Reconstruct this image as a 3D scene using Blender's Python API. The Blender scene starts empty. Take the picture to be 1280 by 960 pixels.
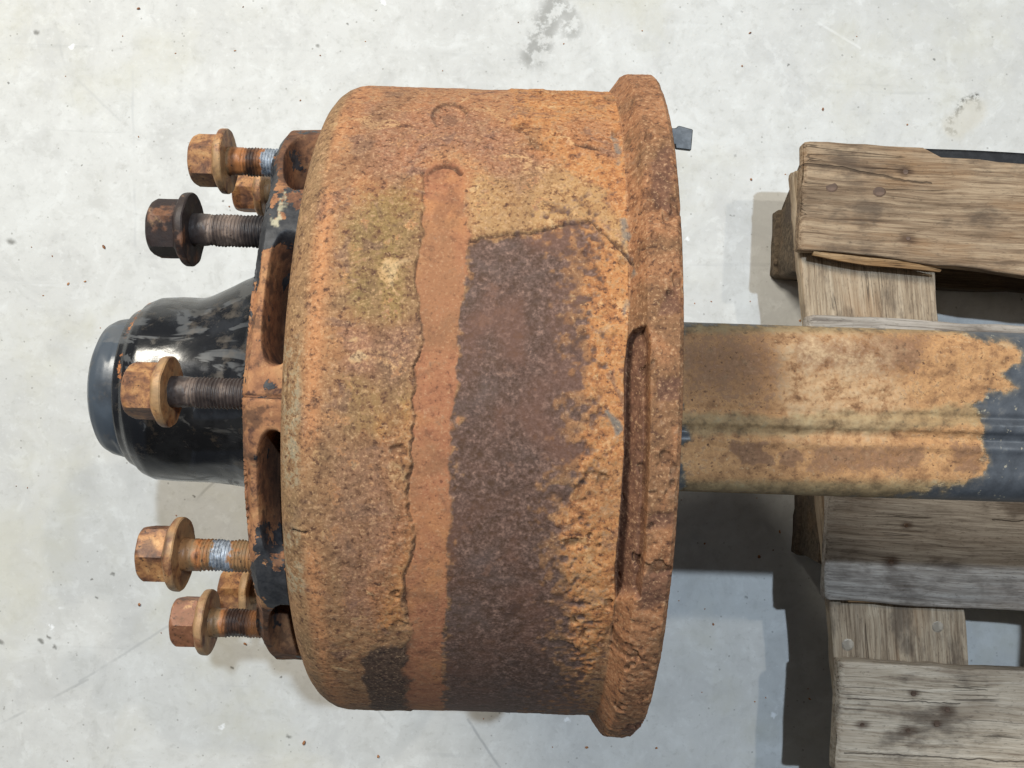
import bpy, bmesh, math, random
import numpy as np
from mathutils import Vector, Matrix

# ------------------------------------------------------------------ camera, world, lamps, exposure
scene = bpy.context.scene
COL = scene.collection
ZC = 0.464                       # height of the axle line above the floor
CAM = np.array([0.0, 0.012, ZC + 0.737])
ROLL = math.radians(1.87)
FPX = 1239.0                     # focal length in pixels of the 1280 px wide photograph

cd = bpy.data.cameras.new('camera')
cd.sensor_width = 36.0
cd.lens = 36.0 * FPX / 1280.0
cd.clip_start = 0.01
cd.clip_end = 60.0
cam = bpy.data.objects.new('camera', cd)
COL.objects.link(cam)
cam.location = CAM
cam.rotation_euler = (0, 0, ROLL)
scene.camera = cam

world = bpy.data.worlds.new('World')
scene.world = world
world.use_nodes = True
bg = world.node_tree.nodes['Background']
bg.inputs['Color'].default_value = (0.88, 0.94, 1.0, 1)
bg.inputs['Strength'].default_value = 0.055


def area_lamp(name, loc, target, sx, sy, power, color):
    l = bpy.data.lights.new(name, 'AREA')
    l.shape = 'RECTANGLE'
    l.size, l.size_y = sx, sy
    l.energy = power
    l.color = color
    o = bpy.data.objects.new(name, l)
    COL.objects.link(o)
    o.location = loc
    d = Vector(target) - Vector(loc)
    o.rotation_euler = d.to_track_quat('-Z', 'Y').to_euler()
    return o


# a broad workshop window high up to the upper left, a small cold skylight to the upper right, an unseen long strip lamp added for soft fill
area_lamp('workshop_window_lamp', (-1.85, 2.35, 3.35), (0, 0, 0.3), 1.1, 0.8, 172, (1.0, 0.945, 0.83))
area_lamp('skylight_lamp', (1.0, 1.45, 5.6), (0, 0, 0.2), 0.09, 0.09, 180, (0.68, 0.83, 1.0))
area_lamp('pendant_lamp', (2.05, 1.75, 5.0), (0, 0, 0.2), 0.10, 0.10, 46, (1.0, 0.93, 0.80))
area_lamp('fill_strip_lamp', (-1.6, 0.9, 2.9), (-0.2, 0, 0.3), 0.12, 2.4, 9, (1.0, 0.98, 0.95))

vs = scene.view_settings
vs.view_transform = 'Standard'
vs.look = 'None'
vs.exposure = 0.0
vs.gamma = 1.0
vs.use_curve_mapping = False

# ------------------------------------------------------------------ helpers
CR, SR = math.cos(ROLL), math.sin(ROLL)


def proj(P):
    """world points -> pixels of the photograph"""
    d = np.asarray(P, float) - CAM
    u = CR * d[..., 0] + SR * d[..., 1]
    v = -SR * d[..., 0] + CR * d[..., 1]
    w = -d[..., 2]
    return 640 + FPX * u / w, 480 - FPX * v / w


def unproj(px, py, z):
    w = CAM[2] - z
    u = (px - 640) * w / FPX
    v = (480 - py) * w / FPX
    return np.array([CAM[0] + CR * u - SR * v, CAM[1] + SR * u + CR * v, z])


def _hash(i, j, k, s):
    n = (i * 374761393 + j * 668265263 + k * 1274126177 + s * 974711) & 0xFFFFFFFF
    n = ((n ^ (n >> 13)) * 1103515245) & 0xFFFFFFFF
    n = ((n ^ (n >> 15)) * 2246822519) & 0xFFFFFFFF
    n = n ^ (n >> 16)
    return (n & 0xFFFFFF) / float(0xFFFFFF) * 2 - 1


def vnoise(P, seed=0):
    P = np.asarray(P, float)
    I = np.floor(P).astype(np.int64)
    F = P - I
    U = F * F * F * (F * (F * 6 - 15) + 10)
    r = 0
    for a in (0, 1):
        wa = U[..., 0] if a else 1 - U[..., 0]
        for b in (0, 1):
            wb = U[..., 1] if b else 1 - U[..., 1]
            for c in (0, 1):
                wc = U[..., 2] if c else 1 - U[..., 2]
                r = r + wa * wb * wc * _hash(I[..., 0] + a, I[..., 1] + b, I[..., 2] + c, seed)
    return r


def fbm(P, scale, octs=4, seed=0, gain=0.5):
    P = np.asarray(P, float) * scale
    t, a, n = 0, 1.0, 0
    for o in range(octs):
        t = t + a * vnoise(P + 17.3 * o, seed + o)
        n += a
        a *= gain
        P = P * 2.03
    return t / n * 1.6


def sstep(x, a, b):
    t = np.clip((x - a) / (b - a), 0, 1)
    return t * t * (3 - 2 * t)


def sdf_poly(x, y, poly):
    """signed distance, positive inside"""
    d = np.full(x.shape, 1e9)
    ins = np.zeros(x.shape, bool)
    n = len(poly)
    for i in range(n):
        x0, y0 = poly[i]
        x1, y1 = poly[(i + 1) % n]
        ex, ey = x1 - x0, y1 - y0
        t = np.clip(((x - x0) * ex + (y - y0) * ey) / (ex * ex + ey * ey + 1e-9), 0, 1)
        d = np.minimum(d, np.hypot(x - x0 - t * ex, y - y0 - t * ey))
        if y0 != y1:
            c = ((y0 > y) != (y1 > y)) & (x < (x1 - x0) * (y - y0) / (y1 - y0) + x0)
            ins ^= c
    return np.where(ins, d, -d)


def dist_line(x, y, pts):
    d = np.full(x.shape, 1e9)
    for (x0, y0), (x1, y1) in zip(pts[:-1], pts[1:]):
        ex, ey = x1 - x0, y1 - y0
        t = np.clip(((x - x0) * ex + (y - y0) * ey) / (ex * ex + ey * ey + 1e-9), 0, 1)
        d = np.minimum(d, np.hypot(x - x0 - t * ex, y - y0 - t * ey))
    return d


def new_obj(name, me, mat, parent=None, loc=None, smooth=True):
    if mat is not None:
        me.materials.append(mat)
    if smooth:
        me.polygons.foreach_set('use_smooth', np.ones(len(me.polygons), bool))
    o = bpy.data.objects.new(name, me)
    COL.objects.link(o)
    if parent is not None:
        o.parent = parent
    if loc is not None:
        o.location = loc
    return o


def grid_mesh(name, P, closed=True, attrs=None):
    """P[ni, nj, 3]; closed in j"""
    ni, nj = P.shape[:2]
    idx = np.arange(ni * nj).reshape(ni, nj)
    if closed:
        a = idx[:-1, :]; b = idx[1:, :]
        c = np.roll(b, -1, 1); d = np.roll(a, -1, 1)
    else:
        a = idx[:-1, :-1]; b = idx[1:, :-1]; c = idx[1:, 1:]; d = idx[:-1, 1:]
    q = np.stack([a, b, c, d], -1).reshape(-1, 4)
    me = bpy.data.meshes.new(name)
    me.vertices.add(ni * nj)
    me.vertices.foreach_set('co', P.reshape(-1).astype(np.float32))
    me.loops.add(q.size)
    me.loops.foreach_set('vertex_index', q.reshape(-1).astype(np.int32))
    me.polygons.add(len(q))
    me.polygons.foreach_set('loop_start', np.arange(0, q.size, 4, dtype=np.int32))
    me.update(calc_edges=True)
    for k, v in (attrs or {}).items():
        at = me.attributes.new(k, 'FLOAT', 'POINT')
        at.data.foreach_set('value', np.asarray(v, np.float32).reshape(-1))
    me.validate()
    return me


def bm_mesh(name, bm):
    bmesh.ops.recalc_face_normals(bm, faces=bm.faces)
    me = bpy.data.meshes.new(name)
    bm.to_mesh(me)
    bm.free()
    return me


def sharp_by_angle(me, deg=35):
    bm = bmesh.new(); bm.from_mesh(me)
    for e in bm.edges:
        e.smooth = not (len(e.link_faces) == 2 and e.calc_face_angle(0) > math.radians(deg))
    bm.to_mesh(me); bm.free()


def srgb(r, g, b):
    def f(c):
        c /= 255.0
        return c / 12.92 if c <= 0.04045 else ((c + 0.055) / 1.055) ** 2.4
    return (f(r), f(g), f(b), 1)


# ------------------------------------------------------------------ node helper
class NB:
    def __init__(self, name):
        self.cache = {}
        self.m = bpy.data.materials.new(name)
        self.m.use_nodes = True
        self.t = self.m.node_tree
        self.p = self.t.nodes['Principled BSDF']
        self.obj = self.node('ShaderNodeTexCoord').outputs['Object']

    def node(self, k):
        return self.t.nodes.new(k)

    def put(self, s, v):
        if v is None:
            return
        if isinstance(v, bpy.types.NodeSocket):
            self.t.links.new(v, s)
        else:
            s.default_value = v

    def attr(self, n):
        a = self.node('ShaderNodeAttribute'); a.attribute_name = n
        return a.outputs['Fac']

    def rand(self):
        return self.node('ShaderNodeObjectInfo').outputs['Random']

    def noise(self, scale, detail=4, rough=0.55, vec=None, dist=0.0, col=False):
        key = (scale, detail, rough, dist)
        if vec is None:
            if key not in self.cache:
                self.cache[key] = self._noise(scale, detail, rough, None, dist)
            return self.cache[key].outputs['Color' if col else 'Fac']
        return self._noise(scale, detail, rough, vec, dist).outputs['Color' if col else 'Fac']

    def _noise(self, scale, detail, rough, vec, dist):
        n = self.node('ShaderNodeTexNoise')
        n.inputs['Scale'].default_value = scale
        n.inputs['Detail'].default_value = detail
        n.inputs['Roughness'].default_value = rough
        n.inputs['Distortion'].default_value = dist
        self.put(n.inputs['Vector'], vec if vec is not None else self.obj)
        return n

    def voro(self, scale, vec=None, feat='F1', out='Distance', rnd=1.0):
        n = self.node('ShaderNodeTexVoronoi')
        n.feature = feat
        n.inputs['Scale'].default_value = scale
        n.inputs['Randomness'].default_value = rnd
        self.put(n.inputs['Vector'], vec if vec is not None else self.obj)
        return n.outputs[out]

    def math(self, op, a, b=None, c=None, clamp=False):
        n = self.node('ShaderNodeMath'); n.operation = op; n.use_clamp = clamp
        self.put(n.inputs[0], a)
        if b is not None: self.put(n.inputs[1], b)
        if c is not None: self.put(n.inputs[2], c)
        return n.outputs[0]

    def vmath(self, op, a, b=None, out='Vector'):
        n = self.node('ShaderNodeVectorMath'); n.operation = op
        self.put(n.inputs[0], a)
        if b is not None: self.put(n.inputs[1], b)
        return n.outputs[out]

    def hsv(self, c, sat, val=1.0, hue=0.0):
        n = self.node('ShaderNodeHueSaturation')
        n.inputs['Hue'].default_value = 0.5 + hue
        n.inputs['Saturation'].default_value = sat; n.inputs['Value'].default_value = val
        self.put(n.inputs['Color'], c)
        return n.outputs['Color']

    def ragged(self, m, f, k=1.3, soft=0.18):
        """break a soft mask up with a noise value"""
        return self.step(self.math('ADD', m, self.math('MULTIPLY', self.math('SUBTRACT', f, 0.5), k)), 0.5 - soft, 0.5 + soft)

    def step(self, x, a, b):
        n = self.node('ShaderNodeMapRange'); n.interpolation_type = 'SMOOTHSTEP'
        self.put(n.inputs['Value'], x)
        n.inputs['From Min'].default_value = a; n.inputs['From Max'].default_value = b
        return n.outputs['Result']

    def ramp(self, f, stops, interp='LINEAR'):
        n = self.node('ShaderNodeValToRGB')
        n.color_ramp.interpolation = interp
        e = n.color_ramp.elements
        while len(e) < len(stops): e.new(0.5)
        for k, (p, c) in zip(e, stops):
            k.position = p; k.color = c
        self.put(n.inputs['Fac'], f)
        return n.outputs['Color']

    def mix(self, f, a, b, mode='MIX'):
        n = self.node('ShaderNodeMix'); n.data_type = 'RGBA'; n.blend_type = mode
        self.put(n.inputs['Factor'], f); self.put(n.inputs['A'], a) if False else None
        ins = [s for s in n.inputs if s.type == 'RGBA']
        self.put(ins[0], a); self.put(ins[1], b)
        return [s for s in n.outputs if s.type == 'RGBA'][0]

    def mapping(self, scale, vec=None, loc=(0, 0, 0), rot=(0, 0, 0)):
        n = self.node('ShaderNodeMapping')
        n.inputs['Scale'].default_value = scale
        n.inputs['Location'].default_value = loc
        n.inputs['Rotation'].default_value = rot
        self.put(n.inputs['Vector'], vec if vec is not None else self.obj)
        return n.outputs['Vector']

    def bump(self, h, strength=0.5, dist=0.001, normal=None):
        n = self.node('ShaderNodeBump')
        n.inputs['Strength'].default_value = strength
        n.inputs['Distance'].default_value = dist
        self.put(n.inputs['Height'], h)
        if normal is not None: self.put(n.inputs['Normal'], normal)
        return n.outputs['Normal']

    def done(self, col, rough=0.8, normal=None, metal=0.0, spec=0.3, coat=None):
        self.put(self.p.inputs['Base Color'], col)
        self.put(self.p.inputs['Roughness'], rough)
        self.put(self.p.inputs['Metallic'], metal)
        self.put(self.p.inputs['Specular IOR Level'], spec)
        if coat is not None:
            self.put(self.p.inputs['Coat Weight'], coat)
            self.p.inputs['Coat Roughness'].default_value = 0.12
        if normal is not None:
            self.put(self.p.inputs['Normal'], normal)
        return self.m


# ------------------------------------------------------------------ materials
def mat_floor():
    n = NB('painted_concrete')
    big = n.noise(2.6, 4, 0.6)
    med = n.noise(11, 5, 0.68, dist=0.7)
    mot = n.noise(34, 4, 0.7, dist=0.4)
    fine = n.noise(110, 4, 0.7)
    c = n.ramp(big, [(0.30, srgb(192, 191, 187)), (0.5, srgb(201, 200, 196)), (0.7, srgb(208, 208, 205))])
    c = n.mix(n.math('MULTIPLY', n.step(med, 0.48, 0.66), 0.6), c, srgb(186, 185, 182))
    c = n.mix(n.math('MULTIPLY', n.step(med, 0.48, 0.32), 0.6), c, srgb(212, 212, 209))
    c = n.mix(n.math('MULTIPLY', n.step(mot, 0.52, 0.68), 0.45), c, srgb(182, 181, 176))
    c = n.mix(n.math('MULTIPLY', n.step(mot, 0.47, 0.33), 0.45), c, srgb(216, 216, 213))
    c = n.mix(n.math('MULTIPLY', n.step(fine, 0.55, 0.70), 0.35), c, srgb(168, 166, 160))
    c = n.mix(n.math('MULTIPLY', n.step(fine, 0.42, 0.30), 0.3), c, srgb(222, 222, 220))
    # yellowish grime clouds
    g = n.noise(4.6, 5, 0.65, vec=n.mapping((1, 1, 1), loc=(3.7, 1.2, 0)))
    c = n.mix(n.math('MULTIPLY', n.step(g, 0.50, 0.72), 0.5), c, srgb(190, 186, 168))
    # trowel and drag scratches
    for (rot, sc, lo, hi, amt, colr) in ((1.47, (1.0, 26, 1), 0.62, 0.74, 0.22, srgb(150, 151, 150)),
                                         (0.9, (1.3, 34, 1), 0.64, 0.74, 0.22, srgb(222, 222, 221)),
                                         (-0.55, (1.1, 30, 1), 0.64, 0.75, 0.18, srgb(140, 142, 140))):
        s = n.noise(2.4, 3, 0.6, vec=n.mapping(sc, rot=(0, 0, rot)), dist=0.3)
        brk = n.step(n.noise(5.0, 3, 0.6, vec=n.mapping((1, 1, 1), loc=(rot * 5, 2, 0))), 0.44, 0.62)
        c = n.mix(n.math('MULTIPLY', n.math('MULTIPLY', n.step(s, lo, hi), brk), amt), c, colr)
    # small dark specks and chips
    for (sc, rad, keep, colr, amt) in ((34, 0.07, 0.86, srgb(92, 90, 84), 0.7), (95, 0.14, 0.72, srgb(128, 125, 118), 0.55),
                                       (24, 0.13, 0.86, srgb(240, 240, 240), 0.7)):
        vd = n.voro(sc, vec=n.mapping((1, 1, 0.0), loc=(sc, 0, 0)))
        vc = n.voro(sc, vec=n.mapping((1, 1, 0.0), loc=(sc, 0, 0)), out='Color')
        sep = n.node('ShaderNodeSeparateColor'); n.put(sep.inputs[0], vc)
        rr = n.math('ADD', vd, n.math('MULTIPLY', n.math('SUBTRACT', n.noise(220, 2), 0.5), 0.22))
        m = n.math('MULTIPLY', n.step(rr, rad, rad * 0.5), n.math('GREATER_THAN', sep.outputs[0], keep))
        c = n.mix(n.math('MULTIPLY', m, amt), c, colr)
    # marks that have a place of their own
    wob = n.vmath('SUBTRACT', n.noise(26, 4, 0.6, col=True), (0.5, 0.5, 0.5))
    sc_ = n.node('ShaderNodeVectorMath'); sc_.operation = 'SCALE'
    n.put(sc_.inputs[0], wob); sc_.inputs['Scale'].default_value = 0.02
    wp = n.vmath('ADD', n.obj, sc_.outputs[0])

    def seg(p, q, w, soft, colr, amt, vec=wp, brk=None):
        nonlocal c
        a = unproj(*p, 0.0); b = unproj(*q, 0.0)
        ab = b - a; L2 = float(ab @ ab)
        pa = n.vmath('SUBTRACT', vec, (a[0], a[1], 0))
        t = n.math('DIVIDE', n.vmath('DOT_PRODUCT', pa, (ab[0], ab[1], 0), out='Value'), L2, clamp=True)
        s = n.node('ShaderNodeVectorMath'); s.operation = 'SCALE'
        s.inputs[0].default_value = (ab[0], ab[1], 0); n.put(s.inputs['Scale'], t)
        d = n.vmath('LENGTH', n.vmath('SUBTRACT', pa, s.outputs[0]), out='Value')
        m = n.step(d, w + soft, w)
        if brk: m = n.math('MULTIPLY', m, n.step(n.noise(brk, 4, 0.65), 0.42, 0.56))
        c = n.mix(n.math('MULTIPLY', m, amt), c, colr)
    straight = n.vmath('MULTIPLY', n.obj, (1, 1, 0))
    dk = srgb(104, 102, 96)
    # hooked stain above the pallet
    seg((1188, 150), (1200, 132), 0.001, 0.005, dk, 0.9, brk=150)
    seg((1200, 132), (1218, 120), 0.002, 0.005, dk, 0.9, brk=150)
    seg((1218, 120), (1224, 136), 0.001, 0.005, dk, 0.7, brk=150)
    seg((1186, 160), (1192, 166), 0.002, 0.004, dk, 0.8, brk=150)
    seg((1195, 158), (1218, 140), 0.010, 0.012, srgb(196, 190, 176), 0.6)
    # smear at the top
    seg((668, 70), (690, 10), 0.008, 0.016, srgb(120, 118, 112), 0.6, brk=60)
    seg((715, 40), (712, 12), 0.004, 0.012, srgb(128, 126, 120), 0.5, brk=60)
    # long drag lines
    for p, q, colr, amt in (((0, 905), (110, 850), srgb(150, 150, 148), .55), ((100, 852), (212, 782), srgb(160, 160, 158), .55),
                            ((75, 760), (150, 752), srgb(240, 240, 240), .6), ((85, 785), (125, 782), srgb(238, 238, 238), .5),
                            ((164, 20), (170, 330), srgb(176, 177, 176), .5), ((70, 30), (92, 130), srgb(168, 168, 166), .45),
                            ((92, 95), (150, 150), srgb(170, 170, 168), .4), ((190, 20), (240, 90), srgb(172, 172, 170), .45),
                            ((585, 900), (625, 960), srgb(120, 122, 124), .6), ((470, 885), (505, 925), srgb(126, 128, 126), .55),
                            ((245, 625), (270, 600), srgb(120, 118, 112), .5), ((1010, 20), (1075, 60), srgb(238, 238, 236), .4)):
        seg(p, q, 0.0003, 0.0022, colr, amt * 0.7, vec=n.vmath('ADD', straight, n.vmath('MULTIPLY', sc_.outputs[0], (.25, .25, 0))), brk=13)
    for px, py, r in ((50, 803, .0035), (60, 797, .003), (66, 808, .003), (2, 803, .004), (122, 745, .002), (140, 720, .0025),
                      (362, 920, .003), (366, 932, .002), (399, 58, .003), (434, 31, .002), (919, 193, .003), (912, 270, .0016),
                      (290, 835, .002), (45, 40, .004), (15, 300, .006), (929, 746, .0018), (240, 620, .002)):
        seg((px - 1, py), (px + 1, py + 1), r * 0.15, r, srgb(96, 94, 88), 0.75)
    c = n.hsv(c, 1.0, 1.0)
    h = n.math('ADD', n.math('MULTIPLY', med, 0.5), n.math('MULTIPLY', fine, 0.5))
    ro = n.math('ADD', 0.42, n.math('MULTIPLY', fine, 0.3))
    return n.done(c, ro, n.bump(h, 0.25, 0.0012), spec=0.35)


def rust_layers(n, vec=None):
    """returns colour of common flaky orange rust and a height"""
    a = n.noise(38, 6, 0.68, vec=vec, dist=0.4)
    b = n.noise(150, 5, 0.7, vec=vec)
    v = None
    c = n.ramp(a, [(0.28, srgb(104, 66, 46)), (0.42, srgb(148, 92, 56)), (0.55, srgb(182, 116, 64)), (0.72, srgb(206, 146, 86))])
    c = n.mix(n.step(b, 0.5, 0.32), c, srgb(96, 60, 46))
    c = n.mix(n.math('MULTIPLY', n.step(b, 0.56, 0.70), 0.6), c, srgb(214, 156, 96))
    return c, a, b, v


def mat_drum():
    n = NB('rusty_cast_drum')
    A = n.attr
    a1 = n.noise(20, 3, 0.62, dist=0.5)
    a2 = n.noise(75, 4, 0.68)
    a3 = n.noise(260, 3, 0.7)
    a4 = n.noise(620, 2, 0.6)
    hi = n.math('ADD', n.math('MULTIPLY', a3, 0.6), n.math('MULTIPLY', a4, 0.4))     # fine speckle
    sm = n.math('ADD', n.math('MULTIPLY', a2, 0.5), n.math('MULTIPLY', a3, 0.5))
    # base: tan brown rust of the outer shell
    c = n.ramp(sm, [(0.34, srgb(108, 74, 52)), (0.46, srgb(146, 102, 68)), (0.56, srgb(168, 120, 80)), (0.68, srgb(198, 152, 108))])
    c = n.mix(n.math('MULTIPLY', n.step(a1, 0.48, 0.66), 0.35), c, srgb(178, 116, 70))
    c = n.mix(n.math('MULTIPLY', n.step(a1, 0.50, 0.32), 0.5), c, srgb(126, 102, 72))
    # top (pinkish orange)
    c = n.mix(n.math('MULTIPLY', A('top'), 0.6), c, n.ramp(sm, [(0.34, srgb(132, 80, 56)), (0.5, srgb(180, 114, 72)), (0.66, srgb(212, 156, 112))]))
    # bright orange flakes
    org = n.ramp(sm, [(0.34, srgb(112, 68, 44)), (0.44, srgb(164, 102, 56)), (0.54, srgb(196, 128, 68)), (0.66, srgb(220, 164, 104))])
    mo_ = n.ragged(A('orange'), sm, 3.4, 0.35)
    c = n.mix(n.math('MULTIPLY', mo_, 0.9), c, org)
    # ochre crust
    och = n.ramp(sm, [(0.34, srgb(122, 86, 54)), (0.46, srgb(172, 128, 78)), (0.56, srgb(194, 152, 98)), (0.68, srgb(218, 190, 142))])
    c = n.mix(n.math('MULTIPLY', n.ragged(A('ochre'), sm, 4.0, 0.6), 0.75), c, och)
    # mossy olive film, thin and patchy
    mo = n.ramp(sm, [(0.34, srgb(78, 72, 38)), (0.5, srgb(118, 108, 56)), (0.66, srgb(176, 146, 82))])
    c = n.mix(n.math('MULTIPLY', n.ragged(n.math('MULTIPLY', A('moss'), 0.85), sm, 4.0, 0.6), 0.62), c, mo)
    # purple iron oxide showing as fine speckle
    pu = n.ramp(hi, [(0.36, srgb(88, 64, 62)), (0.5, srgb(128, 90, 80)), (0.64, srgb(178, 122, 98))])
    c = n.mix(n.math('MULTIPLY', n.ragged(n.math('MULTIPLY', A('purple'), 0.8), sm, 5.0, 0.55), 0.6), c, pu)
    # small blotches: dark oxide, pale mineral crust, broad dull areas
    bl = n.noise(48, 3, 0.6, vec=n.mapping((1, 1, 1), loc=(2.3, 0.7, 4.1)), dist=0.8)
    c = n.mix(n.math('MULTIPLY', n.step(bl, 0.57, 0.66), 0.55), c, n.ramp(hi, [(0.38, srgb(84, 64, 60)), (0.62, srgb(134, 100, 86))]))
    c = n.mix(n.math('MULTIPLY', n.math('MULTIPLY', n.step(bl, 0.40, 0.32), n.step(hi, 0.44, 0.56)), 0.6), c, srgb(216, 168, 112))
    c = n.mix(n.math('MULTIPLY', n.math('MULTIPLY', n.step(bl, 0.36, 0.29), n.step(a1, 0.48, 0.58)), 0.4), c, srgb(206, 180, 138))
    a0 = n.noise(8.5, 3, 0.6, vec=n.mapping((2.2, 1, 1), loc=(1.1, 0.2, 0.4)), dist=0.6)
    c = n.mix(n.math('MULTIPLY', n.step(a0, 0.48, 0.64), 0.5), c, n.ramp(sm, [(0.36, srgb(92, 68, 50)), (0.64, srgb(156, 116, 82))]))
    # orange flakes scattered everywhere
    fk = n.math('MULTIPLY', n.step(a2, 0.57, 0.66), n.step(hi, 0.42, 0.54))
    c = n.mix(n.math('MULTIPLY', fk, 0.55), c, srgb(206, 134, 74))
    # shoulder rust with its edge highlight painted in, verdigris on the face
    c = n.mix(n.math('MULTIPLY', A('shoulder'), n.math('MULTIPLY', n.step(sm, 0.36, 0.54), 0.8)), c, n.ramp(sm, [(0.36, srgb(162, 98, 58)), (0.62, srgb(212, 144, 90))]))
    c = n.mix(n.math('MULTIPLY', A('face'), 0.6), c, n.ramp(sm, [(0.34, srgb(104, 82, 56)), (0.66, srgb(166, 132, 92))]))
    c = n.mix(n.math('MULTIPLY', A('verdigris'), n.math('MULTIPLY', n.step(sm, 0.46, 0.60), 0.7)), c, srgb(152, 160, 138))
    # rim brown
    ri = n.ramp(sm, [(0.34, srgb(92, 58, 42)), (0.45, srgb(140, 92, 60)), (0.55, srgb(168, 112, 72)), (0.68, srgb(208, 156, 112))])
    ri = n.mix(n.math('MULTIPLY', n.step(a1, 0.50, 0.36), 0.55), ri, srgb(112, 84, 58))
    c = n.mix(A('rim'), c, ri)
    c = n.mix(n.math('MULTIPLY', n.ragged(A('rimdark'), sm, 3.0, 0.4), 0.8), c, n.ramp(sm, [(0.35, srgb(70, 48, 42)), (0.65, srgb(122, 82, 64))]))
    # common dark pits and light grains
    notbare = n.math('SUBTRACT', 1.0, n.math('MAXIMUM', A('bare'), n.math('MULTIPLY', A('strip'), 0.5)), clamp=True)
    c = n.mix(n.math('MULTIPLY', notbare, n.math('MULTIPLY', n.step(a3, 0.45, 0.30), 0.85)), c, srgb(84, 54, 42))
    c = n.mix(n.math('MULTIPLY', notbare, n.math('MULTIPLY', n.step(a3, 0.58, 0.72), 0.5)), c, srgb(220, 170, 120))
    # smooth orange-brown strip
    st = n.ramp(sm, [(0.34, srgb(130, 80, 56)), (0.48, srgb(160, 100, 68)), (0.58, srgb(176, 114, 76)), (0.7, srgb(200, 142, 100))])
    st = n.mix(n.math('MULTIPLY', n.step(a1, 0.48, 0.64), 0.6), st, srgb(186, 124, 74))
    st = n.mix(n.math('MULTIPLY', n.step(hi, 0.44, 0.34), 0.7), st, srgb(104, 64, 48))
    st = n.mix(n.math('MULTIPLY', n.step(hi, 0.57, 0.66), 0.4), st, srgb(206, 150, 108))
    st = n.mix(n.math('MULTIPLY', n.step(bl, 0.52, 0.66), 0.5), st, srgb(128, 84, 60))
    st = n.mix(n.math('MULTIPLY', n.step(a0, 0.46, 0.62), 0.45), st, srgb(148, 106, 70))
    st = n.mix(n.math('MULTIPLY', n.step(a2, 0.42, 0.32), 0.5), st, srgb(110, 70, 52))
    c = n.mix(n.ragged(A('strip'), sm, 2.0, 0.35), c, st)
    # bare dark iron with fine speckle
    ba = n.ramp(hi, [(0.36, srgb(50, 36, 31)), (0.45, srgb(82, 61, 52)), (0.54, srgb(104, 79, 69)), (0.67, srgb(146, 112, 96))])
    ba = n.mix(n.math('MULTIPLY', n.step(a1, 0.46, 0.64), 0.5), ba, srgb(112, 76, 62))
    ba = n.mix(n.math('MULTIPLY', n.step(a1, 0.48, 0.32), 0.4), ba, srgb(100, 86, 82))
    ba = n.mix(n.math('MULTIPLY', n.step(a2, 0.42, 0.30), 0.6), ba, srgb(58, 42, 38))
    ba = n.mix(n.math('MULTIPLY', n.step(a2, 0.58, 0.72), 0.4), ba, srgb(138, 96, 74))
    c = n.mix(n.math('MULTIPLY', n.ragged(n.math('MULTIPLY', A('halo'), 0.8), sm, 4.0, 0.6), 0.6), c, n.ramp(sm, [(0.36, srgb(84, 58, 44)), (0.64, srgb(146, 98, 64))]))
    c = n.mix(n.ragged(A('bare'), n.math('ADD', n.math('MULTIPLY', sm, 0.5), n.math('MULTIPLY', hi, 0.5)), 2.6, 0.6), c, ba)
    c = n.mix(n.math('MULTIPLY', n.ragged(A('black'), sm, 2.5, 0.35), 0.85), c, n.ramp(hi, [(0.38, srgb(48, 38, 36)), (0.62, srgb(88, 70, 62))]))
    c = n.mix(A('grey'), c, srgb(118, 112, 104))
    c = n.mix(n.math('MULTIPLY', A('crack'), 0.85), c, srgb(62, 42, 34))
    c = n.mix(n.math('MULTIPLY', n.step(a4, 0.56, 0.70), n.math('MULTIPLY', notbare, 0.32)), c, srgb(226, 180, 132))
    c = n.mix(n.math('MULTIPLY', n.step(a4, 0.44, 0.33), n.math('MULTIPLY', notbare, 0.45)), c, srgb(84, 56, 46))
    c = n.hsv(c, 0.94, 0.95, 0.003)
    h = n.math('ADD', n.math('MULTIPLY', a3, 0.6), n.math('MULTIPLY', a2, 0.8))
    nm = n.bump(h, 0.5, 0.0012)
    nm = n.bump(a4, 0.3, 0.0004, nm)
    return n.done(c, n.math('SUBTRACT', 0.86, n.math('MULTIPLY', A('bare'), 0.12)), nm, spec=0.22)


def mat_rust(name, dark=0.0):
    n = NB(name)
    c, a, b, v = rust_layers(n)
    c = n.hsv(c, 0.9, 0.85, 0.004)
    h = n.math('ADD', a, n.math('MULTIPLY', b, 0.6))
    return n.done(c, 0.85, n.bump(h, 0.6, 0.0012), spec=0.25)


def mat_flange():
    n = NB('chipped_black_flange')
    c, a, b, v = rust_layers(n)
    A = n.attr
    c = n.hsv(c, 0.88, 0.76, 0.004)
    c = n.mix(n.math('MULTIPLY', n.step(n.noise(70, 4, 0.65), 0.50, 0.62), 0.7), c, srgb(74, 54, 44))
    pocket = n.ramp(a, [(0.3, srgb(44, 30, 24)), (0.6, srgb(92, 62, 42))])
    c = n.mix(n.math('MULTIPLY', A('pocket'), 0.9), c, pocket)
    pn = n.math('ADD', A('paint'), n.math('MULTIPLY', n.math('SUBTRACT', n.noise(55, 5, 0.65), 0.5), 2.6))
    m = n.step(pn, 0.40, 0.46)
    pc = n.ramp(b, [(0.35, srgb(36, 38, 42)), (0.65, srgb(66, 66, 68))])
    c = n.mix(m, c, pc)
    c = n.mix(A('chip'), c, srgb(186, 178, 150))
    ro = n.math('SUBTRACT', 0.85, n.math('MULTIPLY', m, 0.30))
    h = n.math('ADD', n.math('ADD', a, n.math('MULTIPLY', b, 0.6)), n.math('MULTIPLY', m, 0.4))
    return n.done(c, ro, n.bump(h, 0.55, 0.001), spec=0.35)


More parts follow.
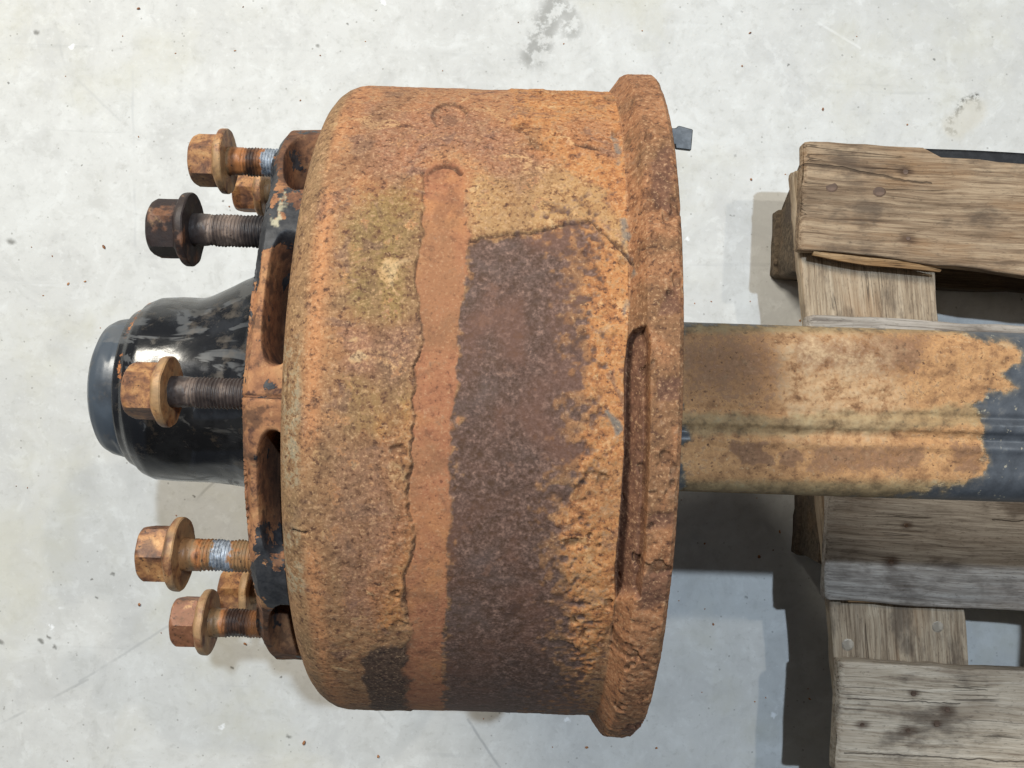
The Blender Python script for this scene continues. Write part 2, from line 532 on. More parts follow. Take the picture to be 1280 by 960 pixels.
def mat_hub(name, base, rusty=True):
    n = NB(name)
    a = n.noise(30, 5, 0.6)
    b = n.noise(140, 4, 0.65)
    c = n.mix(n.math('MULTIPLY', n.step(a, 0.5, 0.66), 0.6), base, srgb(52, 54, 58))
    sc = n.noise(15, 4, 0.62, vec=n.mapping((0.8, 2.2, 2.2), rot=(0, 0.5, 0.6)), dist=1.5)
    streak = n.step(sc, 0.55, 0.60)  # curved grey streaks over the base paint, slightly rougher
    c = n.mix(n.math('MULTIPLY', streak, 0.6), c, srgb(92, 93, 94))
    dirt = n.step(n.noise(55, 5, 0.7), 0.54, 0.68)
    c = n.mix(n.math('MULTIPLY', dirt, 0.35), c, srgb(104, 92, 78))
    m = 0.0
    if rusty:
        rc, ra, rb, rv = rust_layers(n)
        m = n.step(n.math('ADD', n.attr('rust'), n.math('MULTIPLY', n.math('SUBTRACT', n.noise(46, 5, 0.7), 0.5), 1.5)), 0.5, 0.56)
        c = n.mix(m, c, rc)
        ro = n.math('ADD', n.math('ADD', 0.15, n.math('MULTIPLY', a, 0.16)), n.math('MULTIPLY', m, 0.5))
    else:
        ro = n.math('ADD', 0.24, n.math('MULTIPLY', a, 0.16))
    ro = n.math('ADD', ro, n.math('ADD', n.math('MULTIPLY', streak, 0.18), n.math('MULTIPLY', dirt, 0.2)))
    h = n.math('ADD', n.math('MULTIPLY', n.noise(20, 2, 0.45, vec=n.mapping((0.55, 1, 1))), 2.6), n.math('MULTIPLY', b, 0.10))
    return n.done(c, ro, n.bump(h, 0.5, 0.0030), spec=0.5)


def mat_bolt(name, tint, dark):
    n = NB(name)
    off = n.vmath('ADD', n.obj, n.vmath('MULTIPLY', n.node('ShaderNodeObjectInfo').outputs['Location'], (7, 5, 9)))
    a = n.noise(95, 5, 0.65, vec=off, dist=0.5)
    b = n.noise(420, 4, 0.7, vec=off)
    c = n.ramp(a, [(0.30, srgb(78, 48, 36)), (0.43, srgb(132, 80, 50)), (0.56, tint), (0.74, srgb(216, 164, 104))])
    c = n.mix(n.step(b, 0.46, 0.30), c, srgb(66, 42, 34))
    c = n.hsv(c, 0.92, 0.84, 0.006)
    if not dark:
        xx = n.node('ShaderNodeSeparateXYZ'); n.put(xx.inputs[0], n.obj)
        wash = n.math('MULTIPLY', n.step(xx.outputs[0], -0.0075, -0.0060), n.step(n.noise(70, 3, 0.6, vec=off), 0.36, 0.56))
        c = n.mix(n.math('MULTIPLY', wash, 0.55), c, srgb(184, 152, 110))
        c = n.mix(n.math('MULTIPLY', n.step(n.noise(48, 3, 0.6, vec=off), 0.54, 0.64), 0.55), c, srgb(82, 60, 50))
    if dark:
        m = n.step(n.noise(60, 4, 0.6, vec=off), 0.66, 0.54)
        c = n.mix(n.math('MULTIPLY', m, dark), c, srgb(34, 30, 32))
    nm = n.bump(n.math('ADD', a, n.math('MULTIPLY', b, 0.5)), 0.45, 0.0007)
    return n.done(c, 0.55, nm, metal=0.1, spec=0.5)


def mat_shank(name, dark, silver=None):
    n = NB(name)
    loc = n.node('ShaderNodeObjectInfo').outputs['Random']
    x = n.node('ShaderNodeSeparateXYZ'); n.put(x.inputs[0], n.obj)
    band = n.node('ShaderNodeCombineXYZ')
    n.put(band.inputs[0], n.math('ADD', x.outputs[0], n.math('MULTIPLY', loc, 3.0)))
    wob = n.math('MULTIPLY', n.noise(120, 3, 0.6), 0.012)
    n.put(band.inputs[1], n.math('ADD', n.math('MULTIPLY', loc, 5.0), wob))
    f = n.noise(62, 2, 0.5, vec=band.outputs[0])
    b = n.noise(400, 4, 0.7)
    if dark:
        c = n.ramp(f, [(0.35, srgb(36, 33, 34)), (0.55, srgb(72, 62, 58)), (0.70, srgb(140, 122, 110))])
    else:
        c = n.ramp(f, [(0.34, srgb(60, 42, 34)), (0.42, srgb(118, 78, 50)), (0.48, srgb(160, 104, 62)), (0.56, srgb(124, 100, 72)), (0.66, srgb(150, 108, 70))])
    c = n.mix(n.step(b, 0.45, 0.3), c, srgb(50, 38, 34))
    met = 0.0
    if silver:
        xw = n.math('ADD', x.outputs[0], n.math('MULTIPLY', n.math('SUBTRACT', n.noise(180, 3, 0.6), 0.5), 0.012))
        met = n.math('MULTIPLY', n.step(xw, silver[0] - 0.001, silver[0] + 0.001), n.step(xw, silver[1] + 0.001, silver[1] - 0.001))
        c = n.mix(met, c, n.ramp(b, [(0.35, srgb(104, 108, 114)), (0.6, srgb(164, 172, 182))]))
        met = n.math('MULTIPLY', met, 0.4)
    return n.done(c, 0.48, n.bump(b, 0.4, 0.0006), metal=met, spec=0.4)


def mat_axle():
    n = NB('axle_paint_and_rust')
    A = n.attr
    a1 = n.noise(24, 5, 0.6, dist=0.4)
    a2 = n.noise(85, 5, 0.7)
    a3 = n.noise(330, 4, 0.7)
    paint = n.ramp(a2, [(0.3, srgb(58, 61, 66)), (0.6, srgb(78, 82, 88)), (0.8, srgb(108, 110, 112))])
    sp = n.step(n.noise(190, 3, 0.6), 0.64, 0.70)
    paint = n.mix(n.math('MULTIPLY', sp, 0.7), paint, srgb(168, 160, 140))
    ru = n.ramp(a2, [(0.28, srgb(110, 72, 42)), (0.43, srgb(160, 110, 62)), (0.56, srgb(192, 136, 76)), (0.72, srgb(216, 174, 118))])
    ru = n.mix(n.step(a3, 0.44, 0.30), ru, srgb(96, 62, 42))
    ru = n.mix(n.math('MULTIPLY', n.step(a3, 0.58, 0.7), 0.5), ru, srgb(222, 184, 132))
    ru = n.mix(n.math('MULTIPLY', n.ragged(A('dark'), n.math('ADD', n.math('MULTIPLY', a2, 0.6), n.math('MULTIPLY', a3, 0.4)), 6.5, 0.4), 0.75), ru, n.ramp(a3, [(0.3, srgb(80, 54, 42)), (0.7, srgb(142, 98, 70))]))
    ru = n.mix(n.math('MULTIPLY', n.math('MULTIPLY', A('dust'), n.step(a2, 0.34, 0.62)), 0.75), ru, n.ramp(a3, [(0.3, srgb(168, 126, 84)), (0.7, srgb(214, 180, 136))]))
    ru = n.mix(n.math('MULTIPLY', A('olive'), 0.85), ru, n.ramp(a2, [(0.3, srgb(94, 84, 60)), (0.6, srgb(150, 132, 92)), (0.8, srgb(182, 166, 124))]))
    m = n.ragged(A('rust'), n.math('ADD', n.math('MULTIPLY', a2, 0.7), n.math('MULTIPLY', a3, 0.3)), 1.5, 0.14)
    stn = n.ragged(n.math('MULTIPLY', A('rust'), 1.25), a2, 1.6, 0.4)
    paint = n.mix(n.math('MULTIPLY', stn, 0.7), paint, srgb(128, 112, 84))
    c = n.mix(m, paint, n.hsv(ru, 0.88, 0.95, 0.003))
    c = n.mix(n.math('MULTIPLY', A('lip'), n.math('MULTIPLY', n.step(a3, 0.48, 0.6), 0.7)), c, srgb(190, 172, 138))
    ro = n.math('ADD', 0.42, n.math('MULTIPLY', m, 0.42))
    h = n.math('ADD', n.math('MULTIPLY', n.math('ADD', a2, n.math('MULTIPLY', a3, 0.6)), m), n.math('MULTIPLY', a3, 0.1))
    return n.done(c, ro, n.bump(h, 0.6, 0.0013), spec=0.35)


def mat_wood(name, light, mid, dark, warm=0.25, stains=(), cracks=()):
    n = NB(name)
    r = n.rand()
    cv = n.node('ShaderNodeCombineXYZ')
    n.put(cv.inputs[0], n.math('MULTIPLY', r, 31.0)); n.put(cv.inputs[1], n.math('MULTIPLY', r, 17.0)); n.put(cv.inputs[2], n.math('MULTIPLY', r, 9.0))
    p = n.vmath('ADD', n.obj, cv.outputs[0])
    warp = n.noise(6, 3, 0.55, vec=n.mapping((1.0, 2.0, 1.0), vec=p), col=True)
    s = n.node('ShaderNodeVectorMath'); s.operation = 'SCALE'
    n.put(s.inputs[0], n.vmath('SUBTRACT', warp, (0.5, 0.5, 0.5))); s.inputs['Scale'].default_value = 0.012
    q = n.vmath('ADD', p, s.outputs[0])
    g1 = n.noise(1.0, 4, 0.7, vec=n.mapping((7, 190, 190), vec=q))
    g2 = n.noise(1.0, 3, 0.65, vec=n.mapping((22, 760, 760), vec=q))
    g3 = n.noise(1.0, 4, 0.65, vec=n.mapping((5, 20, 20), vec=q))
    fib = n.noise(420, 3, 0.7, vec=n.mapping((0.35, 1, 1), vec=p))
    blot = n.noise(17, 5, 0.68, vec=n.mapping((0.6, 1.2, 1.0), vec=p))
    c = n.ramp(g1, [(0.30, dark), (0.45, mid), (0.64, light)])
    c = n.mix(n.math('MULTIPLY', n.step(g2, 0.5, 0.34), 0.42), c, dark)
    c = n.mix(n.math('MULTIPLY', n.step(g2, 0.54, 0.68), 0.35), c, light)
    c = n.mix(n.math('MULTIPLY', n.step(g3, 0.50, 0.68), warm), c, srgb(150, 112, 76))
    c = n.mix(n.math('MULTIPLY', n.step(g3, 0.48, 0.30), 0.55), c, dark)
    c = n.mix(n.math('MULTIPLY', n.step(blot, 0.50, 0.66), 0.65), c, srgb(80, 70, 63))
    c = n.mix(n.math('MULTIPLY', n.step(blot, 0.46, 0.30), 0.35), c, light)
    c = n.mix(n.math('MULTIPLY', n.step(fib, 0.56, 0.70), 0.4), c, srgb(70, 60, 52))
    # long thin checks
    ck = n.noise(1.0, 2, 0.5, vec=n.mapping((1.5, 70, 70), vec=q, loc=(5, 3, 1)))
    chk = n.math('MULTIPLY', n.step(n.math('ABSOLUTE', n.math('SUBTRACT', ck, 0.5)), 0.008, 0.002), n.step(n.noise(9, 2, 0.5, vec=p), 0.58, 0.66))
    wob = n.node('ShaderNodeVectorMath'); wob.operation = 'SCALE'
    n.put(wob.inputs[0], n.vmath('SUBTRACT', n.noise(55, 3, 0.6, col=True), (0.5, 0.5, 0.5))); wob.inputs['Scale'].default_value = 0.005
    loc = n.vmath('MULTIPLY', n.vmath('ADD', n.obj, wob.outputs[0]), (1, 1, 0))
    for (x0, y0, x1, y1, w) in cracks:
        ab = np.array([x1 - x0, y1 - y0, 0.0]); L2 = float(ab @ ab)
        pa = n.vmath('SUBTRACT', loc, (x0, y0, 0))
        t = n.math('DIVIDE', n.vmath('DOT_PRODUCT', pa, tuple(ab), out='Value'), L2, clamp=True)
        sc = n.node('ShaderNodeVectorMath'); sc.operation = 'SCALE'
        sc.inputs[0].default_value = tuple(ab); n.put(sc.inputs['Scale'], t)
        d = n.vmath('LENGTH', n.vmath('SUBTRACT', pa, sc.outputs[0]), out='Value')
        chk = n.math('MAXIMUM', chk, n.step(d, w, w * 0.35))
    c = n.mix(n.math('MULTIPLY', chk, 0.62), c, srgb(58, 48, 42))
    for (x0, y0, w) in stains:
        d = n.vmath('LENGTH', n.vmath('MULTIPLY', n.vmath('SUBTRACT', loc, (x0, y0, 0)), (0.6, 1.0, 0)), out='Value')
        m = n.step(n.math('ADD', d, n.math('MULTIPLY', n.math('SUBTRACT', g2, 0.5), w * 0.9)), w, w * 0.25)
        c = n.mix(n.math('MULTIPLY', m, 0.7), c, srgb(72, 54, 44))
    # knots
    kv = n.mapping((1.0, 1.9, 0.0), vec=p)
    kd = n.voro(6.0, vec=kv); kc = n.voro(6.0, vec=kv, out='Color')
    sep = n.node('ShaderNodeSeparateColor'); n.put(sep.inputs[0], kc)
    kn = n.math('ADD', kd, n.math('MULTIPLY', n.noise(60, 3), 0.04))
    kp = n.math('GREATER_THAN', sep.outputs[1], 0.6)
    c = n.mix(n.math('MULTIPLY', n.math('MULTIPLY', n.step(kn, 0.12, 0.07), kp), 0.55), c, srgb(104, 76, 56))
    c = n.mix(n.math('MULTIPLY', n.math('MULTIPLY', n.step(n.math('ABSOLUTE', n.math('SUBTRACT', kn, 0.098)), 0.012, 0.004), kp), 0.6), c, srgb(56, 44, 38))
    h = n.math('SUBTRACT', n.math('ADD', g1, n.math('MULTIPLY', g2, 0.8)), n.math('MULTIPLY', chk, 1.6))
    return n.done(c, 0.88, n.bump(h, 0.7, 0.0014), spec=0.15)


def mat_plain(name, c, rough=0.6, metal=0.0):
    n = NB(name)
    b = n.noise(160, 4, 0.6)
    cc = n.mix(n.step(b, 0.42, 0.62), c, tuple(min(1, k * 1.5 + 0.004) for k in c[:3]) + (1,))
    return n.done(cc, rough, n.bump(b, 0.3, 0.0005), metal=metal)


M_FLOOR = mat_floor()
M_DRUM = mat_drum()
M_RUST = mat_rust('flaky_rust')
M_FLANGE = mat_flange()
M_HUB = mat_hub('black_hub_paint', srgb(28, 29, 32))
M_CAP = mat_hub('slate_cap_paint', srgb(72, 79, 87), rusty=False)
M_BOLT = mat_bolt('orange_bolt_rust', srgb(184, 122, 68), 0.0)
M_BOLT_DK = mat_bolt('dark_bolt_rust', srgb(138, 98, 80), 0.92)
M_BOLT_RD = mat_bolt('red_bolt_rust', srgb(146, 88, 60), 0.0)
M_SHANK = mat_shank('rust_banded_thread', False)
M_SHANK_DK = mat_shank('oily_dark_thread', True)
M_SHANK_S1 = mat_shank('thread_bare_at_root', False, (0.024, 0.042))
M_SHANK_S2 = mat_shank('thread_bare_in_middle', False, (0.019, 0.030))
M_AXLE = mat_axle()
W_WARM = (srgb(192, 175, 152), srgb(160, 142, 120), srgb(110, 94, 78), 0.28)
W_GREY = (srgb(180, 171, 161), srgb(150, 141, 131), srgb(102, 93, 86), 0.12)
W_LIGHT = (srgb(216, 202, 182), srgb(188, 172, 151), srgb(134, 117, 100), 0.20)
W_BROWN = (srgb(178, 156, 130), srgb(140, 118, 96), srgb(90, 74, 60), 0.40)
M_WOOD = mat_wood('weathered_pallet_wood', *W_WARM)
M_WOOD2 = mat_wood('grey_pallet_wood', *W_GREY)
M_WOODDK = mat_wood('dark_block_wood', srgb(112, 98, 82), srgb(84, 73, 60), srgb(50, 43, 37), 0.2)
M_NAIL = mat_plain('nail_steel', srgb(92, 74, 62), 0.6, 0.2)
M_STEEL = mat_plain('grey_steel', srgb(66, 67, 68), 0.45, 0.3)
M_BLACK = mat_plain('strip_black', srgb(26, 26, 28), 0.6)

# ------------------------------------------------------------------ floor
bm = bmesh.new()
s = 4.0
vv = [bm.verts.new(p) for p in ((-s, -s, 0), (s, -s, 0), (s, s, 0), (-s, s, 0))]
bm.faces.new(vv)
fl = new_obj('floor', bm_mesh('floor', bm), M_FLOOR, smooth=False)
fl['kind'] = 'structure'


rg = random.Random(12)
bm = bmesh.new()
for k in range(170):
    x, y = rg.uniform(-0.75, 0.75), rg.uniform(-0.55, 0.55)
    r_ = 0.0007 + 0.0016 * rg.random() ** 3
    m4 = Matrix.Translation((x, y, r_ * 0.45)) @ Matrix.Rotation(rg.uniform(0, 6.28), 4, 'Z') @ Matrix.Diagonal((r_ * rg.uniform(.8, 1.9), r_, r_ * .6, 1))
    q_ = bmesh.ops.create_icosphere(bm, subdivisions=1, radius=1.0, matrix=m4)
    for v in q_['verts']:
        v.co += Vector((rg.uniform(-1, 1), rg.uniform(-1, 1), rg.uniform(-.3, .3))) * r_ * 0.25
gr = new_obj('grit', bm_mesh('grit', bm), mat_rust('grit_rust'), smooth=False)
gr['kind'] = 'stuff'
gr['label'] = 'fine rust flakes and grit strewn over the pale floor'
gr['category'] = 'grit'


# ------------------------------------------------------------------ pallet
def board_mesh(name, L, W, T, seed, rough=0.0012, nseg=60, notch=None, skew=(0, 0)):
    """board along local x from 0 to L, y from -W/2 to W/2, z from 0 to T, worn rounded edges"""
    r = 0.0028
    sec = []
    for (sy, sz) in ((1, 1), (-1, 1), (-1, 0), (1, 0)):
        cy = sy * (W / 2 - r); cz = (T - r) if sz else r
        a0 = {(1, 1): 0, (-1, 1): 90, (-1, 0): 180, (1, 0): 270}[(sy, sz)]
        for k in range(4):
            a = math.radians(a0 + 30 * k)
            sec.append((cy + r * math.cos(a), cz + r * math.sin(a)))
        # extra points across the wide faces
        if (sy, sz) in ((1, 1), (-1, 0)):
            for k in range(1, 7):
                t = k / 7
                sec.append((cy + (-sy) * 2 * (W / 2 - r) * t, T if sz else 0.0))
    sec = np.array(sec)
    xs = np.concatenate([[0, 0.0025], np.linspace(0.006, L - 0.006, nseg), [L - 0.0025, L]])
    P = np.zeros((len(xs), len(sec), 3))
    P[:, :, 0] = xs[:, None]; P[:, :, 1] = sec[None, :, 0]; P[:, :, 2] = sec[None, :, 1]
    ends = np.minimum(xs, L - xs)[:, None]
    sh = np.where(ends < 0.001, 0.0025, np.where(ends < 0.004, 0.0007, 0))
    P[:, :, 1] -= np.sign(P[:, :, 1]) * sh
    P[:, :, 2] += np.where(P[:, :, 2] > T / 2, -sh, sh)
    Q = P.copy()
    s1 = P + seed * 3.17
    wv = fbm(s1 * np.array([1, .35, .35]), 26, 4, seed)
    P[:, :, 1] += wv * rough * 1.6 * np.sign(Q[:, :, 1]) + 0.002 * fbm(s1 * np.array([1, 0, 0]), 5, 2, seed + 9)
    P[:, :, 2] += fbm(s1, 34, 3, seed + 3) * rough * 0.5
    P[:, :, 0] += np.where(ends < 0.004, fbm(s1 * np.array([0, 1, 1]), 60, 3, seed + 5) * rough * 1.4, 0)
    P[:, :, 1] += skew[0] * (xs[:, None] / L) * (Q[:, :, 1] > 0) + skew[1] * (xs[:, None] / L) * (Q[:, :, 1] < 0)
    if notch:
        x0, dep = notch
        k = sstep(xs, x0, x0 + 0.004)[:, None]
        P[:, :, 1] -= k * dep * sstep(Q[:, :, 1], W / 2 - 0.04, W / 2)
    me = grid_mesh(name, P)
    bm = bmesh.new(); bm.from_mesh(me)
    bm.verts.ensure_lookup_table()
    m = len(sec); n = len(xs)
    bm.faces.new([bm.verts[i] for i in range(m)])
    bm.faces.new([bm.verts[(n - 1) * m + i] for i in reversed(range(m))])
    bmesh.ops.recalc_face_normals(bm, faces=bm.faces)
    bm.to_mesh(me); bm.free()
    return me


ZT = 0.144
c0 = unproj(1003, 178, ZT)
b0 = unproj(1050, 826, ZT); b1 = unproj(1280, 838, ZT)
ang = math.atan2(b1[1] - b0[1], b1[0] - b0[0])     # the boards run this way; the stringers are racked a little
ex = np.array([math.cos(ang), math.sin(ang), 0]); ey = np.array([-math.sin(ang), math.cos(ang), 0])
pal = bpy.data.objects.new('wooden_pallet', None)
COL.objects.link(pal)
pal.location = (c0[0], c0[1], 0)
pal.rotation_euler = (0, 0, ang)
pal['label'] = 'weathered grey wooden pallet of flat boards lying on floor beneath the axle beam'
pal['category'] = 'pallet'
pal.empty_display_size = 0.1
LP = 1.2


def ploc(px, py, z=ZT):
    d = unproj(px, py, z) - c0
    return float(d @ ex), float(d @ ey)


def pboard(name, x0, yc, L, W, T, z, seed, mat, rot=0.0, **kw):
    me = board_mesh(name, L, W, T, seed, **kw)
    o = new_obj(name, me, mat, pal, (x0, yc, z))
    sharp_by_angle(me, 50)
    o.rotation_euler = (0, 0, rot)
    return o


# five top boards: pixel rows at their left ends
rows = [(178, 313, 1006, 3, M_WOOD), (391, 524, 1011, 11, M_WOOD2), (612, 752, 1038, 5, M_WOOD2), (826, 962, 1051, 8, M_WOOD)]
tops = []
NAILS = {0: [(1039, 233), (1099, 239), (1132, 215), (1135, 298)], 2: [(1133, 657), (1114, 702)],
         3: [(1142, 867), (1184, 887), (1078, 906), (1135, 913), (1171, 905)]}
CRACKS = {0: [(1005, 205, 1060, 212, .0022), (1060, 212, 1130, 226, .0018), (1130, 226, 1165, 230, .0012)],
          2: [(1240, 650, 1280, 652, .0008)],
          3: [(1060, 873, 1200, 880, .0008), (1056, 941, 1280, 952, .0010)]}
for i, (ya, yb, xl, sd, mt) in enumerate(rows):
    xa, y1 = ploc(xl, ya); xb, y2 = ploc(xl, yb)
    kw = {}
    if i == 0:
        kw = dict(notch=(ploc(1172, 185)[0] - xa, 0.010), skew=(0.0, -0.075))
    if i == 3:
        y2 -= 0.003
    if i in NAILS:
        yc_ = (y1 + y2) / 2
        st = [(ploc(*q)[0] - xa, ploc(*q)[1] - yc_, (.006, .009, .007, .010)[k % 4]) for k, q in enumerate(NAILS[i]) if not (i == 0 and q[0] < 1110)]
        cr = []
        for (ax, ay, bx_, by, w) in CRACKS[i]:
            u = ploc(ax, ay); v = ploc(bx_, by)
            cr.append((u[0] - xa, u[1] - yc_, v[0] - xa, v[1] - yc_, w))
        mt = mat_wood('board_wood', *(W_BROWN, None, W_GREY, W_LIGHT)[i], stains=st, cracks=cr)
    b = pboard('top_board', xa, (y1 + y2) / 2, LP - xa, y1 - y2, 0.021, ZT - 0.021, sd, mt, **kw)
    tops.append((b, xa, y1, y2))
yend = tops[-1][3]
ZS = ZT - 0.0432
s0 = np.array(ploc(1003, 315, ZS + 0.021)); s1 = np.array(ploc(1046, 832, ZS + 0.021))
rk = (s1[0] - s0[0]) / (s1[1] - s0[1])             # racking: x shift per y


def xrack(y):
    return s0[0] + rk * (y - s0[1])


tops.append((pboard('top_board', xrack(yend - .13) + .004, yend - 0.063 - 0.0725, LP, 0.145, 0.021, ZT - 0.021, 14, M_WOOD2), 0.0, yend - .063, yend - .208))
WP = -(yend - 0.063 - 0.145)
swx = ploc(1171, 350, ZS + 0.021)[0] - xrack(ploc(1171, 350, ZS + 0.021)[1])
for k, xo in enumerate((0.0, LP / 2 - swx / 2, LP - swx)):
    me = board_mesh('stringer_board', WP - 0.010, swx, 0.021, 21 + k)
    yb = -WP + 0.003
    o = new_obj('stringer_board', me, M_WOOD2 if k else M_WOOD, pal, (xrack(yb) + xo + swx / 2, yb, ZS))
    sharp_by_angle(me, 50)
    o.rotation_euler = (0, 0, math.pi / 2 - math.atan(rk))
# blocks and bottom boards
for j, yb in enumerate((-0.090, -WP / 2 + 0.03, -WP + 0.09)):
    for k, xo in enumerate((0.0, LP / 2 - swx / 2, LP - swx)):
        me = board_mesh('block', swx - 0.006, 0.080 if j != 1 else 0.10, 0.0775, 31 + 3 * j + k, nseg=12)
        if j == 0:                                   # the corner block is cut on a slant, wider at its top
            for v in me.vertices:
                if v.co.y > 0: v.co.y += 0.046 * v.co.z / 0.0775
        o = new_obj('block', me, M_WOODDK, pal, (xrack(yb) + xo + 0.003, yb, 0.0228))
        sharp_by_angle(me, 50)
    me = board_mesh('bottom_board', LP - 0.006, 0.082 if j != 1 else 0.10, 0.022, 51 + j)
    o = new_obj('bottom_board', me, M_WOODDK, pal, (xrack(yb) - 0.001, yb, 0.0004))
    sharp_by_angle(me, 50)

# nails: one shared mesh
bm = bmesh.new()
ring = []
for r_, z_ in ((0.0030, -0.001), (0.0031, 0.0), (0.0024, 0.0006)):
    ring.append([bm.verts.new((r_ * math.cos(a), r_ * math.sin(a), z_)) for a in [2 * math.pi * k / 10 for k in range(10)]])
for a, b in zip(ring[:-1], ring[1:]):
    for k in range(10):
        bm.faces.new((a[k], a[(k + 1) % 10], b[(k + 1) % 10], b[k]))
bm.faces.new(ring[-1])
nail_me = bm_mesh('nail', bm)
nail_me.materials.append(M_NAIL)
nrnd = random.Random(4)
for bi, pts in NAILS.items():
    par = tops[bi][0]
    for px, py in pts:
        x, y = ploc(px, py)
        o = bpy.data.objects.new('nail', nail_me)
        big_nail = bi == 0 and px < 1110
        COL.objects.link(o)
        o.parent = par
        o.location = (x - par.location.x, y - par.location.y, 0.0209)
        k_ = 2.4 if big_nail else nrnd.uniform(0.7, 1.15)
        o.scale = (k_, k_ * nrnd.uniform(.8, 1), 1)
        o.rotation_euler = (nrnd.uniform(-.12, .12), nrnd.uniform(-.12, .12), 0)

# splinters lifting from two board edges, nails in the stringer
def splinter(par, pts, wd, seed):
    L = []
    for px_, py_ in pts:
        x, y = ploc(px_, py_)
        L.append((x - par.location.x, y - par.location.y))
    bm = bmesh.new()
    rows = []
    n_ = len(L)
    for i_, (x, y) in enumerate(L):
        t = i_ / (n_ - 1)
        w = wd * (0.25 + math.sin(math.pi * min(1, t * .9 + .1)) * .75)
        rows.append([bm.verts.new((x, y + w / 2, 0.013)), bm.verts.new((x, y + w / 2, 0.0185)), bm.verts.new((x, y - w / 2, 0.0165)), bm.verts.new((x, y - w / 2, 0.012))])
    for a_, b_ in zip(rows[:-1], rows[1:]):
        for k_ in range(4):
            bm.faces.new((a_[k_], a_[(k_ + 1) % 4], b_[(k_ + 1) % 4], b_[k_]))
    bm.faces.new(rows[0][::-1]); bm.faces.new(rows[-1])
    o = new_obj('splinter', bm_mesh('splinter', bm), M_SPLINT, par, smooth=False)
    return o


M_SPLINT = mat_wood('fresh_split_wood', srgb(186, 158, 122), srgb(156, 124, 88), srgb(110, 84, 60), 0.3)
splinter(tops[0][0], [(1018, 316), (1050, 321), (1085, 326), (1120, 329), (1150, 333), (1178, 338)], 0.008, 1)
splinter(tops[2][0], [(1062, 752), (1085, 751), (1110, 752), (1135, 753), (1160, 755)], 0.006, 2)
STR = [o for o in pal.children if o.name.startswith('stringer_board')][0]
M_NAIL2 = mat_plain('worn_nail_steel', srgb(150, 140, 126), 0.5, 0.3)
nail2 = nail_me.copy(); nail2.materials.clear(); nail2.materials.append(M_NAIL2)
Mi = (Matrix.Translation(STR.location) @ STR.rotation_euler.to_matrix().to_4x4()).inverted()
for px_, py_ in ((1060, 806), (1172, 783)):
    x, y = ploc(px_, py_, ZS + 0.021)
    v = Mi @ Vector((x, y, ZS + 0.0209))
    o = bpy.data.objects.new('nail', nail2)
    COL.objects.link(o)
    o.parent = STR
    o.location = v
    o.scale = (2.2, 2.2, 1.0)

# dark strip lying along the outer edge under the first board
sx0, sy0 = ploc(1108, 176, 0.125)
me = board_mesh('edge_strip', LP - sx0, 0.02, 0.003, 77, rough=0.0004)
o = new_obj('edge_strip', me, M_BLACK, pal, (sx0, -0.0042, 0.1198))
o['label'] = 'black strip under the edge of the splintered board'

# ------------------------------------------------------------------ the axle with its drum
EZ = ZC - 0.2336
axle = bpy.data.objects.new('trailer_axle', None)
COL.objects.link(axle)
axle.location = (0, 0, EZ)
axle.empty_display_size = 0.1
axle['label'] = 'rusty trailer axle end with big brake drum, black hub and protruding wheel bolts'
axle['category'] = 'axle'
OFF = np.array([0, 0, EZ])


def add_axle(name, me, mat, parent=None, smooth=True):
    """mesh given in axle-local metres"""
    return new_obj(name, me, mat, parent or axle, smooth=smooth)


def theta_samples(ntop, nbot, half=100):
    t = np.linspace(-half, half, ntop)
    b = np.linspace(half, 360 - half, nbot + 2)[1:-1]
    return np.radians(np.concatenate([t, b]))


def lathe_points(prof, th):
    """prof [n,2] (x, r) -> world points; theta 0 is up, positive to picture up (+y)"""
    P = np.zeros((len(prof), len(th), 3))
    P[:, :, 0] = prof[:, 0][:, None]
    P[:, :, 1] = prof[:, 1][:, None] * np.sin(th)[None]
    P[:, :, 2] = ZC + prof[:, 1][:, None] * np.cos(th)[None]
    return P


def resample(ctrl, steps):
    out = []
    for (a, b, n) in zip(ctrl[:-1], ctrl[1:], steps):
        for k in range(n):
            t = k / n
            out.append((a[0] + (b[0] - a[0]) * t, a[1] + (b[1] - a[1]) * t))
    out.append(ctrl[-1])
    return np.array(out)


def fold(P):
    """pixel coordinates of the visible half; the underside mirrors it"""
    Q = P.copy()
    Q[..., 2] = ZC + np.abs(P[..., 2] - ZC)
    return proj(Q)


# ---- brake drum
RD, RR = 0.2207, 0.2336
fil = [(-0.103 - 0.021 * math.sin(a), RD - 0.020 + 0.020 * math.cos(a)) for a in np.linspace(math.radians(88), 0, 7)]
ctrl = [(-0.122, 0.085), (-0.1245, 0.150)] + fil + [(0.058, RD), (0.0605, RD + 0.0006), (0.0685, RR - 0.0008), (0.0705, RR), (0.0850, RR), (0.0874, RR - 0.002), (0.0876, 0.208), (-0.095, 0.206), (-0.097, 0.09)]
steps = [4, 22] + [6] * 6 + [250, 8, 34, 8, 40, 6, 10, 6, 4]
prof = resample(ctrl, steps)
th = theta_samples(900, 120)
P = lathe_points(prof, th)
nout = sum(steps[:-3]) + 1
outer = np.zeros(P.shape[:2], bool); outer[:nout] = True
px, py = fold(P)
X = P[:, :, 0]
nz = P.copy()
w1 = fbm(nz, 30, 4, 1); w2 = fbm(nz, 30, 4, 7); w3 = fbm(nz, 120, 3, 12); w4 = fbm(nz, 120, 3, 15)
qx = px + w1 * 9 + w3 * 4.0
qy = py + w2 * 10 + w4 * 4.0


def mask(poly, soft=2.0, x=qx, y=qy):
    return sstep(sdf_poly(x, y, poly), -soft, soft)


